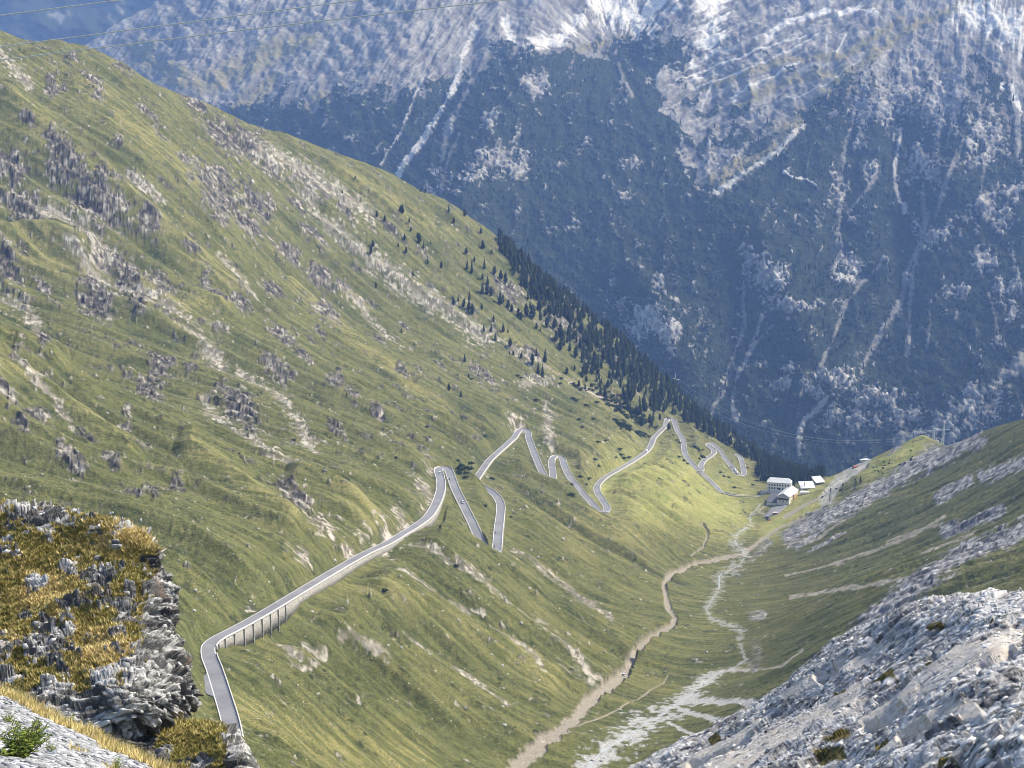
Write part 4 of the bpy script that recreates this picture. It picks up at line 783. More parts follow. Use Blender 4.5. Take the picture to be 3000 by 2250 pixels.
# bridge of the spur
RB = RS[SPUR_BRIDGE - 1:]; Tb, Nb = frames(RB); nb = len(RB)
zbot = np.minimum(height(RB[:, 0], RB[:, 1]) - 2, RB[:, 2] - 5)
sarc = np.linspace(0, 1, nb); zar = np.where(np.abs(sarc - .24) < .05, RB[:, 2] - 1.6 - (np.abs(sarc - .24) / .05) ** 2 * 1.4, zbot)
v = []; f = []
for k in range(nb):
    for o, z in ((3.3, RB[k, 2] - .08), (3.3, zar[k]), (-3.3, zar[k]), (-3.3, RB[k, 2] - .08)): v.append((RB[k, 0] + Nb[k, 0] * o, RB[k, 1] + Nb[k, 1] * o, z))
for k in range(nb - 1):
    for j in range(4): f.append((4 * k + j, 4 * k + (j + 1) % 4, 4 * k + 4 + (j + 1) % 4, 4 * k + 4 + j))
f += [(3, 2, 1, 0), tuple(4 * nb - 4 + j for j in range(4))]
br = mesh_np('stone_bridge', np.array(v), np.array(f), mat=M_STONE, smooth=False); tag(br, 'stone bridge with a dark arch carrying the spur across the stream to the hotel', 'bridge', None, 'thing')
for s in (1, -1):
    v, q = wall_mesh(RB, Nb, np.full(nb, 2.95), RB[:, 2] + .95, RB[:, 2] - .05, .3, s); mesh_np('parapet', v, q, mat=M_PALE, parent=br, smooth=False)
# ------------------------------------------------------------------ lattice masts and wires
def lattice(mb, p, q, w0, w1, n, r):
    p, q = np.array(p, float), np.array(q, float)
    c = lambda k, i, j: p + (q - p) * k + np.array([i, j, 0]) * (w0 + (w1 - w0) * k) / 2
    for i, j in ((-1, -1), (1, -1), (1, 1), (-1, 1)): mb.bar(c(0, i, j), c(1, i, j), r, None, 4)
    for k in range(n):
        a, b = k / n, (k + 1) / n
        for (i, j), (m, l) in (((-1, -1), (1, -1)), ((1, -1), (1, 1)), ((1, 1), (-1, 1)), ((-1, 1), (-1, -1))):
            mb.bar(c(a, i, j), c(b, m, l), r * .6, None, 3)
pc = at(2750, 1262, 1960); zg_ = pc[2] - 26
hp = empty('transmission_pylon', (pc[0], pc[1], pc[2] - 17)); tag(hp, 'wide pale twin-legged lattice pylon behind the crest of the right-hand spur', 'pylon')
def loc(o, root): o.location = -root.location; o.parent = root; return o
for s, name in ((-1, 'tower'), (1, 'tower')):
    m = MB(); x0, x1 = pc[0] + s * 5.5, pc[0] + s * 6.8
    lattice(m, (x0 + s * 2.5 * 0, pc[1], zg_), (x1, pc[1], pc[2]), 3.6, 1.4, 7, .22); lattice(m, (x1, pc[1], pc[2]), (x1, pc[1], pc[2] + 8.5 + s), 1.6, .3, 3, .16); o = m.build(name, M_STEEL); o.parent = hp; o.matrix_parent_inverse.identity(); o.location = (-hp.location[0], -hp.location[1], -hp.location[2])
m = MB()
for s in (-1, 1):
    for zo, r in ((.0, .3), (1.5, .3)): m.bar((pc[0], pc[1], pc[2] + zo + .3), (pc[0] + s * 14.8, pc[1], pc[2] + .35 + s * 1.4 + zo * .3), r, r * .6, 4)
    for k in range(6): m.bar((pc[0] + s * 14.8 * k / 6, pc[1], pc[2] + .3 + s * 1.4 * k / 6), (pc[0] + s * 14.8 * (k + .5) / 6, pc[1], pc[2] + 1.6 - .9 * k / 6 + s * 1.4 * k / 6), .16, None, 3)
o = m.build('crossarm', M_STEEL); o.parent = hp; o.location = (-hp.location[0], -hp.location[1], -hp.location[2])
pm = at(1978, 1110, 2515); tm = empty('line_mast', (pm[0], pm[1], pm[2] - 22)); tag(tm, 'slim mast with one short crossarm rising out of the conifers on the left spur', 'pylon')
m = MB(); lattice(m, (pm[0], pm[1], pm[2] - 24), (pm[0], pm[1], pm[2] + 9), 2.6, .3, 10, .2); o = m.build('mast', M_STEEL); o.parent = tm; o.location = tuple(-x for x in tm.location)
m = MB(); m.bar((pm[0] - 3.4, pm[1], pm[2] + .8), (pm[0] + 8.5, pm[1], pm[2] - 1.8), .45, .3, 4); m.bar((pm[0] - 3.4, pm[1], pm[2] + 1.4), (pm[0] + 3, pm[1], pm[2] - .6), .3, None, 4); o = m.build('crossarm', M_STEEL); o.parent = tm; o.location = tuple(-x for x in tm.location)
M_WIRE = plain('far_wire', (.42, .44, .47), .5, .4, .05, 1)
def wire(a, b, sag, r, label, n=60):
    a, b = np.array(a), np.array(b); m = MB(); s = np.linspace(0, 1, n); C = a + (b - a) * s[:, None]; C[:, 2] -= sag * 4 * s * (1 - s)
    for k in range(n - 1): m.bar(C[k], C[k + 1], r, None, 4)
    return tag(m.build('power_line', M_WIRE), label, 'power line', 'wires from the mast to the pylon')
wire((pm[0] + 8, pm[1], pm[2] - 1.8), (pc[0] - 14.5, pc[1], pc[2] - 2), 46, .13, 'upper wire sagging from the mast on the left spur to the pylon')
wire((pm[0] + 2, pm[1], pm[2] - 9), (pc[0] + 1, pc[1] + 2, pc[2] - 3), 44, .13, 'middle wire sagging from the mast on the left spur to the pylon')
wire((pm[0] - 3, pm[1] - 3, pm[2] - 18), (pc[0] + 14, pc[1] + 4, pc[2] - 4), 44, .12, 'lower wire sagging from the mast on the left spur to the pylon')
def ground_at(u, v, t): p = at(u, v, t); return np.array([p[0], p[1], height(p[0], p[1])])
def lift_pylon(u, vb, vt, label):
    b = ground(u, vb)
    if b is None: return
    t_ = b[1] * CP + b[2] * SP; top = at(u, vt, t_); h = top[2] - b[2]
    r = empty('lift_pylon', b); tag(r, label, 'lift pylon', 'ski lift pylons beside the gravel lot')
    m = MB(); lattice(m, (0, 0, -1), (0, 0, h * .82), 2.2, 1.0, 7, .16); m.build('tower', M_DARK, r)
    m = MB(); m.box((0, 0, h * .91), (1.3, 1.3, h * .18)); m.bar((-2.6, 0, h * .80), (1.0, 0, h * .80), .22, None, 4); m.bar((-2.6, 0, h * .80), (-2.2, 0, h * .93), .18, None, 4); m.build('sheave_head', M_DARK, r)
for a in [(2432, 1469, 1427, 'dark lift pylon nearest the hotel, with a hooked head'), (2468, 1447, 1414, 'dark lift pylon by the parked cars on the gravel lot'), (2505, 1436, 1399, 'slim lift pylon beside two dark spruces'), (2500, 1372, 1351, 'thin lift pylon at the far end of the lot, by the red shed')]: lift_pylon(*a)
q = ground(2507, 1371)
if q is not None:
    t = MB(); gable_walls(t, q[:2], (.9, .43), 8, 4, q[2] - 2, q[2] + 2.0); o = t.build('lift_shed', plain('brick_red_board', (.40, .17, .13), .85, .2)); tag(o, 'low brick-red shed by the far end of the gravel lot', 'building', None, 'thing')
    t = MB(); gable_roof(t, q[:2], (.9, .43), 8, 4, q[2] + 2.0, 1.0, .4); t.build('roof', plain('red_brown_roof', (.33, .15, .12), .8, .2), o)
q = ground(2533, 1352)
if q is not None:
    t = MB(); P = [ax_pt(q[:2], (.9, .43), -5, -1.5, q[2] + .6), ax_pt(q[:2], (.9, .43), 7, -1.5, q[2] + 1.2), ax_pt(q[:2], (.9, .43), 7, 4, q[2] + 2.8), ax_pt(q[:2], (.9, .43), -5, 4, q[2] + 2.2)]
    t.add(P + [(p[0], p[1], p[2] - 3.5) for p in P], [(0, 1, 2, 3), (7, 6, 5, 4), (0, 4, 5, 1), (1, 5, 6, 2), (2, 6, 7, 3), (3, 7, 4, 0)]); o = t.build('flat_shelter', M_CONC); tag(o, 'pale flat-roofed shelter at the brow above the gravel lot', 'building', None, 'thing')
    t = MB(); t.box(ax_pt(q[:2], (.9, .43), 1, 1.25, q[2] + 2.6), (13, 6.4, .3), (.9, .43)); t.build('roof', M_ROOFW, o)
q = ground(2522, 1346)
# ------------------------------------------------------------------ vehicles
def paint(n, c): return plain('paint_' + n, c, .35, .5, .04, 2)
PAINT = {'white': paint('white', (.78, .78, .77)), 'black': paint('black', (.025, .026, .03)), 'grey': paint('grey', (.16, .17, .18)), 'blue': paint('blue', (.07, .10, .16)), 'red': paint('red', (.42, .04, .03)), 'silver': paint('silver', (.5, .51, .52))}
M_TYRE = plain('tyre_rubber', (.025, .025, .025), .9, .2); M_LAMP = plain('lamp_glass', (.75, .74, .7), .2, .5)
def loft(mb, secs):
    """closed body from cross-sections (x, half-width, z low, z high, half-width at top)"""
    b = []
    for x, w, z0, z1, wt in secs: b.append([(x, -w, z0), (x, -w, z0 + (z1 - z0) * .55), (x, -wt, z1), (x, wt, z1), (x, w, z0 + (z1 - z0) * .55), (x, w, z0)])
    V = [p for s in b for p in s]; F_ = []
    for i in range(len(b) - 1):
        for j in range(6): F_.append((6 * i + j, 6 * i + (j + 1) % 6, 6 * i + 6 + (j + 1) % 6, 6 * i + 6 + j))
    F_ += [tuple(range(6))[::-1], tuple(range(6 * len(b) - 6, 6 * len(b)))]; mb.add(V, F_)
KIND = {'car': dict(L=4.3, W=1.78, body=[(-2.15,.78,.35,.72,.7),(-2.0,.86,.28,.95,.78),(-1.1,.89,.25,.98,.84),(.9,.89,.25,.95,.84),(1.9,.86,.28,.82,.78),(2.15,.75,.35,.66,.68)], cab=[(-1.85,.78,.92,1.0,.7),(-1.45,.8,.92,1.42,.62),(-.2,.8,.92,1.48,.63),(.35,.8,.92,1.42,.62),(1.05,.78,.9,.97,.72)], roof=(-.55,1.4,1.2,1.49), wr=.32, wx=1.32),
        'van': dict(L=6.2, W=2.2, body=[(-3.1,1.0,.45,2.7,.95),(-2.9,1.1,.35,2.85,1.02),(1.2,1.1,.35,2.85,1.02),(1.5,1.1,.35,2.3,1.0),(2.3,1.02,.35,1.25,.95),(3.1,.95,.4,1.05,.85)], cab=[(1.35,1.02,1.3,2.15,.9),(1.62,1.0,1.3,2.1,.86),(2.25,.96,1.2,1.28,.85)], roof=(-1,3.4,1.9,2.86), wr=.36, wx=1.95),
        'suv': dict(L=4.6, W=1.9, body=[(-2.3,.85,.45,1.0,.8),(-2.2,.93,.38,1.1,.86),(.9,.95,.36,1.1,.9),(2.1,.92,.4,1.0,.85),(2.3,.85,.45,.85,.78)], cab=[(-2.2,.86,1.06,1.2,.8),(-2.05,.87,1.06,1.74,.72),(.1,.87,1.06,1.78,.72),(1.0,.86,1.05,1.14,.8)], roof=(-1,2.0,1.35,1.78), wr=.38, wx=1.4)}
PROTO = {}
def vehicle(kind, col, u, v, heading, label, group, pos=None, dz=0.0):
    key = (kind, col); K = KIND[kind]
    if key not in PROTO:
        r = empty('car' if kind != 'van' else 'camper_van'); m = MB(); loft(m, K['body']); m.build('body', PAINT[col], r)
        m = MB(); loft(m, K['cab']); m.build('windows', M_GLASS, r)
        x, l, w, z = K['roof']; m = MB(); m.box((x, 0, z), (l, w, .06)); m.build('roof_panel', PAINT[col], r)
        for sx in (-1, 1):
            for sy in (-1, 1):
                m = MB(); m.bar((sx * K['wx'], sy * (K['W'] / 2 - .22), K['wr']), (sx * K['wx'], sy * (K['W'] / 2), K['wr']), K['wr'], None, 12); m.build('wheel', M_TYRE, r)
        for sy in (-1, 1):
            m = MB(); m.box((K['L'] / 2 - .04, sy * K['W'] * .34, K['body'][-1][3] - .1), (.1, .34, .16)); m.build('headlight', M_LAMP, r)
        PROTO[key] = r; o = r
    else: o = copy_tree(PROTO[key])
    p = pos if pos is not None else ground(u, v)
    o.location = (p[0], p[1], p[2] + dz); o.rotation_euler = (0, 0, heading); tag(o, label, 'camper van' if kind == 'van' else 'car', group); return o
def on_road(u, v, off=0.0, rev=False):
    k = near_sample(u, v); z = RM[k]; p = np.array([z[0] + N_[k, 0] * off, z[1] + N_[k, 1] * off, z[2] + .04]); h = math.atan2(T_[k, 1], T_[k, 0]) + (math.pi if rev else 0); return p, h
CG_ = 'vehicles driving on the hairpin road'
def drive(kind, col, u, v, off, rev, label): p, h = on_road(u, v, off, rev); return vehicle(kind, col, 0, 0, h, label, CG_, p)
drive('suv', 'white', 1287, 1388, -1.0, True, 'white car with dark windows just below the first top hairpin')
drive('suv', 'white', 1356, 1473, .9, False, 'white car halfway down the leg that falls to the V bend')
drive('van', 'white', 1893, 1324, -1.2, True, 'white van on the long leg climbing to the wood-edge hairpin')
drive('car', 'white', 1955, 1250, 1.2, True, 'small white car just short of the wood-edge hairpin')
drive('van', 'grey', 1961, 1227, .0, False, 'dark long vehicle turning in the wood-edge hairpin')
drive('car', 'blue', 2144, 1371, -1.4, False, 'small blue car behind the two white campers')
drive('van', 'white', 2156, 1376, 1.2, False, 'rear one of the two white campers near the lowest bend')
drive('van', 'white', 2157, 1387, 1.4, False, 'front one of the two white campers near the lowest bend')
p, h = on_road(2178, 1368, -6.5); vehicle('suv', 'red', 0, 0, h + 1.2, 'dark red car parked on a spur off the last leg under the trees', None, np.array([p[0], p[1], height(p[0], p[1])]))
vehicle('suv', 'white', 1830, 1981, 1.0, 'white car parked on the gravel track beside the braided stream', None)
PG = 'cars parked on the gravel lot'
for u, v, c, hd, lb in [(2418, 1442, 'white', .3, 'white car alone on the inner edge of the gravel lot'), (2451, 1434, 'black', .2, 'black car in the middle of the gravel lot'), (2455, 1431, 'white', .4, 'white car right beside the black one on the lot'), (2462, 1437, 'blue', .8, 'dark car at the foot of the second lift pylon'), (2466, 1436, 'black', .6, 'black car touching the foot of the second lift pylon'), (2411, 1456, 'black', 1.0, 'black car nearest the first lift pylon'), (2408, 1460, 'grey', .8, 'grey car just below the black one near the first lift pylon'), (2484, 1397, 'silver', .5, 'silver car on the upper part of the gravel lot')]: vehicle('car', c, u, v, hd, lb, PG)
PG2 = 'cars parked below the hotel car park'
for u, v, c, hd, lb in [(2241, 1519, 'white', .1, 'white car leftmost in the parked bunch below the hotel'), (2246, 1518, 'black', .3, 'black car at the back of the parked bunch below the hotel'), (2255, 1519, 'silver', .2, 'silver car rightmost in the parked bunch below the hotel'), (2249, 1523, 'black', .4, 'black car in the middle of the parked bunch below the hotel'), (2252, 1526, 'red', .5, 'red car in front of the parked bunch below the hotel')]: vehicle('suv' if c == 'black' else 'car', c, u, v, hd, lb, PG2)
q = on_road(2349, 1444)[0]; p = ground(2353, 1443)
if p is not None: vehicle('van', 'white', 0, 0, .1, 'white van in the shade under the low shed by the hotel', None, p)
# motorcycles with riders
M_LEATHER = plain('rider_clothing', (.03, .03, .035), .8, .2); M_SKINC = plain('skin', (.45, .28, .2), .6, .3); M_HELM = plain('helmet_shell', (.5, .5, .5), .3, .5)
def skin_figure(name, J, E, Rr, mat, root=0):
    me = bpy.data.meshes.new(name); me.from_pydata(J, E, []); o = bpy.data.objects.new(name, me); COL.objects.link(o)
    md = o.modifiers.new('s', 'SKIN'); sv = me.skin_vertices[0].data
    for i, r in enumerate(Rr): sv[i].radius = (r, r)
    sv[root].use_root = True; md2 = o.modifiers.new('u', 'SUBSURF'); md2.levels = md2.render_levels = 1
    dg = bpy.context.evaluated_depsgraph_get(); m2 = bpy.data.meshes.new_from_object(o.evaluated_get(dg)); o.modifiers.clear(); o.data = m2; m2.name = name; m2.materials.clear(); m2.materials.append(mat); bpy.data.meshes.remove(me); return o
def motorcycle(u, v, off, rev, lb_m, lb_p):
    p, h = on_road(u, v, off, rev); r = empty('motorcycle', p, h); tag(r, lb_m, 'motorcycle', 'motorcycles on the hairpin road')
    m = MB(); loft(m, [(-.95,.1,.7,.85,.08),(-.5,.16,.5,.82,.14),(.1,.2,.3,.95,.16),(.5,.16,.4,1.05,.1),(.75,.1,.8,1.1,.06)]); m.build('body', PAINT['black'], r)
    for x in (-.72, .78): m = MB(); m.bar((x, -.08, .32), (x, .08, .32), .32, None, 14); m.build('wheel', M_TYRE, r)
    m = MB(); m.bar((.55, -.38, 1.12), (.55, .38, 1.12), .03, None, 5); m.bar((.55, 0, 1.1), (.78, 0, .34), .04, None, 5); m.build('handlebar', M_DARK, r)
    J = [(-.3,0,.92),(-.22,0,1.15),(-.08,0,1.42),(-.02,0,1.55),(.02,0,1.66),(-.08,.2,1.40),(.15,.3,1.2),(.5,.32,1.14),(-.08,-.2,1.40),(.15,-.3,1.2),(.5,-.32,1.14),(-.28,.13,.9),(.1,.2,.78),(-.05,.2,.38),(.12,.2,.34),(-.28,-.13,.9),(.1,-.2,.78),(-.05,-.2,.38),(.12,-.2,.34)]
    E = [(0,1),(1,2),(2,3),(3,4),(2,5),(5,6),(6,7),(2,8),(8,9),(9,10),(0,11),(11,12),(12,13),(13,14),(0,15),(15,16),(16,17),(17,18)]
    o = skin_figure('person', J, E, [.17,.17,.19,.07,.11,.08,.055,.05,.08,.055,.05,.11,.085,.06,.05,.11,.085,.06,.05], M_LEATHER); o.location = p; o.rotation_euler = (0, 0, h); tag(o, lb_p, 'person')
    hm = boulder_mesh('helmet', .16, M_HELM, 9, None, (1.05, .85, 1), 2); hm.parent = o; hm.location = (.04, 0, 1.72)
motorcycle(1447, 1562, 1.6, False, 'black motorcycle on the leg rising from the V bend', 'person in dark clothing riding the motorcycle above the V bend')
motorcycle(1452, 1604, 1.4, False, 'black motorcycle leaving the V bend', 'person in dark clothing riding the motorcycle that leaves the V bend')
motorcycle(1312, 1410, -1.8, True, 'black motorcycle on the inner edge below the first top hairpin', 'person in dark clothing on the motorcycle below the first top hairpin')
# small panel at the road end
p = at(705, 2122, 606); p[2] = height(p[0], p[1]); r = empty('roadside_sign', p); tag(r, 'small pale blue panel on a post outside the wall at the near road end', 'sign')
m = MB(); m.bar((0, 0, -.3), (0, 0, 1.4), .05, None, 6); m.build('post', M_STEEL, r)
m = MB(); m.box((0, -.08, 1.6), (.85, .06, 1.15)); pn = m.build('panel', plain('pale_blue_enamel', (.42, .58, .70), .5, .4), r); m = MB(); m.box((0, -.125, 1.95), (.6, .02, .3)); m.build('dark_band', PAINT['blue'], pn)
# ---- loose stones: one mesh each, angular chips
ICO_V = np.array([(1,0,0),(-1,0,0),(0,1,0),(0,-1,0),(0,0,1),(0,0,-1)], float)
ICO_F = np.array([(0,2,4),(2,1,4),(1,3,4),(3,0,4),(2,0,5),(1,2,5),(3,1,5),(0,3,5)])
CUBE_V = np.array([(-1,-1,-1),(1,-1,-1),(1,1,-1),(-1,1,-1),(-1,-1,1),(1,-1,1),(1,1,1),(-1,1,1)], float)
CUBE_F = np.array([(0,3,2,1),(4,5,6,7),(0,1,5,4),(1,2,6,5),(2,3,7,6),(3,0,4,7)])
def chips(name, pos, nrm, size, flat, rng, mat, tone):
    n = len(pos); a = rng.rand(n) * 6.283
    t = np.cross(nrm, np.array([0.3, .9, .1])); t /= np.linalg.norm(t, axis=1)[:, None]; b = np.cross(nrm, t)
    x = np.cos(a)[:, None] * t + np.sin(a)[:, None] * b; y = np.cross(nrm, x)
    tilt = nrm + .28 * rng.randn(n, 3); tilt /= np.linalg.norm(tilt, axis=1)[:, None]
    sx = size * (.7 + .6 * rng.rand(n)); sy = size * (.45 + .4 * rng.rand(n)); sz = size * flat * (.6 + .8 * rng.rand(n))
    J = CUBE_V[None] * (1 + .35 * (rng.rand(n, 8, 3) - .5)); J[:, 4:, :2] *= .72
    V = pos[:, None] + J[..., :1] * (x * sx[:, None])[:, None] + J[..., 1:2] * (y * sy[:, None])[:, None] + J[..., 2:] * (tilt * sz[:, None])[:, None]
    F = (CUBE_F[None] + (np.arange(n) * 8)[:, None, None]).reshape(-1, 4)
    T = np.repeat(tone, 8); at = np.stack([T, T, T, np.ones_like(T)], -1)
    return tag(mesh_np(name, V.reshape(-1, 3), F, mat=mat, smooth=False, attrs={'mask_a': at}), kind='stuff')
def chip_mat(name, a, b):
    n = NT(name, .85, .25); t = n.sep(n.attr('mask_a').outputs['Color'])[0]; f = n.noise(8, 3)
    c = n.mix(t, a, b); return n.done(n.mix(n.rng(f, .4, .7, 0, .35), c, tuple(x * .6 for x in a)))
# ------------------------------------------------------------------ conifers, dwarf pines and loose boulders
rt = np.random.RandomState(5)
def leaf_mat(name, a, b, c):
    n = NT(name, .9, .12); t = n.sep(n.attr('mask_a').outputs['Color'])[0]; f = n.noise(.9, 2); col = n.ramp(t, [(0, a), (.55, b), (1, c)])
    oi = n.n('ShaderNodeObjectInfo'); return n.done(n.mix(n.rng(oi.outputs['Random'], 0, 1, 0, .45), col, tuple(q * .6 for q in b)))
M_CON = leaf_mat('conifer_needles', (.010, .017, .010), (.026, .040, .019), (.058, .076, .032)); M_LARCH = leaf_mat('larch_needles', (.03, .045, .015), (.065, .085, .03), (.11, .13, .05))
M_MUGO = leaf_mat('dwarf_pine_needles', (.012, .022, .010), (.03, .05, .02), (.06, .085, .035)); M_BARK = plain('conifer_bark', (.10, .08, .065), .95, .1, .25, 2)
def crown_arrays(h, w, kind, rng):
    """branch sprays spread through the crown: returns verts, triangles, tone"""
    V = []; F_ = []; T = []; n = 150 if kind != 'larch' else 120
    for k in range(n):
        t = (k + rng.rand()) / n; z = h * (.06 + .94 * t)
        prof = {'pine': (1 - t ** 2.2) ** .75 * min(1, .35 + 2.6 * t), 'spruce': (1 - t) ** .85 * min(1, .5 + 4 * t), 'larch': (1 - t) ** .8 * min(1, .3 + 3 * t)}[kind]
        R = w / 2 * prof * (.72 + .5 * rng.rand()) + .08; a = rng.rand() * 6.283; d = np.array([math.cos(a), math.sin(a), 0]); s = np.array([-d[1], d[0], 0])
        L = max(R, .25); dr = (-.28 if kind == 'spruce' else .12) * L; wd = L * (.42 + .25 * rng.rand())
        r0 = d * L * .18; base = r0 + np.array([0, 0, z]); i = len(V)
        V += [base - s * wd * .3, base + s * wd * .3, base + d * L * .62 + s * wd * .62 + np.array([0, 0, dr * .5 + .12 * h * rng.rand() * .4]), base + d * L * .9 + np.array([0, 0, dr]), base + d * L * .6 - s * wd * .62 + np.array([0, 0, dr * .5 - .05 * h * rng.rand()]), base + d * L * .45 + np.array([0, 0, dr * .4 + .07 * h])]
        F_ += [(i, i + 1, i + 5), (i + 1, i + 2, i + 5), (i + 2, i + 3, i + 5), (i + 3, i + 4, i + 5), (i + 4, i, i + 5)]
        T += [np.clip(.5 + .28 * rng.randn(), 0, 1)] * 6
    i = len(V); V += [(-.15 * w * .4, 0, h * .9), (.15 * w * .4, 0, h * .9), (0, .15 * w * .4, h * .9), (0, 0, h * 1.06)]; F_ += [(i, i + 1, i + 3), (i + 1, i + 2, i + 3), (i + 2, i, i + 3)]; T += [.5] * 4
    return np.array(V), np.array(F_), np.array(T)
def tone4(T): return np.stack([T, T, T, np.ones_like(T)], -1)
TREE_P = []
for k in range(7):
    kind = ['pine', 'pine', 'pine', 'spruce', 'spruce', 'pine', 'larch'][k]; h = 1.0; w = [.46, .40, .52, .40, .34, .44, .36][k]
    V_, F_, T_q = crown_arrays(14.0, 14.0 * w, kind, rt); V_ = V_ / 14.0
    r = empty('conifer'); tr = MB(); tr.bar((0, 0, -.06), (0, 0, .9), .022, .004, 7)
    for q in range(6): a = rt.rand() * 6.28; z = .15 + .1 * q; tr.bar((0, 0, z), (math.cos(a) * w * .3, math.sin(a) * w * .3, z + .03), .006, .002, 4)
    tro = tr.build('trunk', M_BARK, r); cro = mesh_np('crown', V_, tris=F_, mat=M_LARCH if kind == 'larch' else M_CON, parent=r, smooth=False, attrs={'mask_a': tone4(T_q)})
    TREE_P.append([r, tro, cro, False, (V_, F_, T_q)])
def plant_tree(p, h, label, group, var=None):
    v = TREE_P[var if var is not None else rt.randint(6)]
    if not v[3]: o = v[0]; v[3] = True
    else:
        o = v[0].copy(); COL.objects.link(o)
        for ch in (v[1], v[2]): c = ch.copy(); COL.objects.link(c); c.parent = o
    o.location = p; o.rotation_euler = (.05 * rt.randn(), .05 * rt.randn(), rt.rand() * 6.28); o.scale = (h * (.85 + .3 * rt.rand()),) * 2 + (h,); tag(o, label, 'tree', group); return o
def c5(l): return [(1000 + x * .4521, 750 + y * .4521, s * .4521) for x, y, s in l]
def c2(l): return [(1000 + x * .4521, y * .4521, s * .4521) for x, y, s in l]
LONE = c5([(225,212,46),(465,135,50),(560,52,46),(645,85,50),(815,95,70),(845,112,80),(862,42,40),(925,88,74),(990,120,56),(915,152,40),(1035,158,66),(1065,180,74),(950,192,60),(945,250,90),(915,250,70),(970,265,66),(830,292,66),(725,322,60),(758,302,36),(790,335,60),(825,358,60),(850,378,70),(910,352,46),(1030,315,90),(1045,312,60),(985,425,50),(968,495,60),(926,495,40),(1000,550,56),(1050,490,60),(1080,502,26),(1092,592,60),(1116,645,40),(1166,668,40),(1090,640,24),(1240,695,66),(1266,650,60),(1320,690,92),(1276,765,80),(1302,788,86),(1240,712,50),(800,690,54),(695,875,50),(776,918,50),(826,792,28),(390,502,30),(404,460,22),(586,626,24),(611,632,22),(1460,772,50),(1712,925,60),(1580,868,50),(1540,852,50),(1266,478,44),(1290,490,30),(1185,200,60),(1197,172,50),(1270,290,80),(1322,318,66),(1355,232,60),(1150,400,66),(1162,415,60),(1080,345,60),(1105,362,50),(1240,408,90),(1226,345,60),(1200,395,90),(1290,420,100),(1330,470,80),(1456,405,60),(1556,508,80),(1622,560,80),(1666,575,60),(1420,615,80),(1520,662,70),(1562,695,70),(1512,745,40),(1390,560,70),(1480,620,70),(1600,640,60),(755,780,20),(35,920,24),(155,1008,24),(545,45,20),(875,250,22),(880,160,20)]) + \
       c2([(230,1408,44),(282,1442,46),(440,1452,34),(400,1388,60),(385,1380,46),(205,1605,46),(190,1655,54),(370,1602,34),(410,1562,46),(420,1642,44),(505,1585,70),(530,1612,50),(697,1378,52),(730,1452,44),(800,1405,50),(905,1518,40),(920,1618,60),(1085,1622,66),(1150,1645,60),(545,1252,34),(515,1245,24),(90,1168,24),(180,1258,24),(130,1260,20),(450,1502,30),(122,1306,16),(6,1255,26),(976,1645,36),(810,1650,46),(580,1582,20),(495,1545,40),(1145,1600,50),(1120,1655,50),(1000,1560,20),(760,1600,16)])
def crest_v(u): return float(np.interp(u, [c[0] for c in CREST], [c[1] for c in CREST]))
DENSE = []
for _ in range(60000):
    if len(DENSE) > 1900: break
    u = 1460 + rt.rand() * 960; cv = crest_v(u)
    band = np.interp(u, [1460, 1560, 1700, 1850, 1960, 2100, 2200, 2420], [30, 95, 165, 175, 110, 92, 84, 64]); h_ = rt.rand() * 1.9 * band - 4
    dens = 1.0 if h_ < band * .75 else max(0, 1.25 - .95 * h_ / band)
    clump = perlin2(np.array([u / 42.]), np.array([(cv + h_) / 42.]), 140)[0]
    if rt.rand() > dens * (1.05 if h_ < band * .5 else .62 + .8 * clump): continue
    if 1965 < u < 2235 and cv + h_ > np.interp(u, [1960, 2060, 2110, 2180, 2235], [1218, 1266, 1296, 1336, 1372]): continue
    DENSE.append((u, cv + h_))
for _ in range(420):
    u = 2215 + 150 * rt.rand(); DENSE.append((u, crest_v(u) + rt.rand() * (1412 - crest_v(u))))
POS = []
def free(p, d): return all((p[0] - q[0]) ** 2 + (p[1] - q[1]) ** 2 > d * d for q in POS)
def clear_of_road(p, d=6.5):
    pu, pv, _q = proj(p)
    if p[1] < 1900 and pu > 2225: return False
    if any(np.min((q[:, 0] - p[0]) ** 2 + (q[:, 1] - p[1]) ** 2) < (d + 2) ** 2 for q in RL): return False
    return np.min((RM[:, 0] - p[0]) ** 2 + (RM[:, 1] - p[1]) ** 2) > d * d and np.min((RS[:, 0] - p[0]) ** 2 + (RS[:, 1] - p[1]) ** 2) > d * d
made = 0
for u, v, s in LONE:
    p = ground(u, v, 900, 2690)
    if p is None or not clear_of_road(p): continue
    t_ = p[1] * CP + p[2] * SP; h = min(max(s * t_ / F, 4.0), 21); POS.append(p)
    lb = 'conifer standing apart on the open grassy slope above the hairpins' if s < 32 else 'tall dark conifer among the loose scatter of trees below the spur crest'
    plant_tree(p, h, lb, 'scattered conifers on the grassy slope' if s < 32 else 'loose scatter of conifers below the crest'); made += 1
cand = []
for u, v in DENSE:
    p = ground(u, v, 1500, 2690)
    if p is None or not clear_of_road(p): continue
    cand.append((p, (9 + 9 * rt.rand()) * (.85 if u > 2150 else 1)))
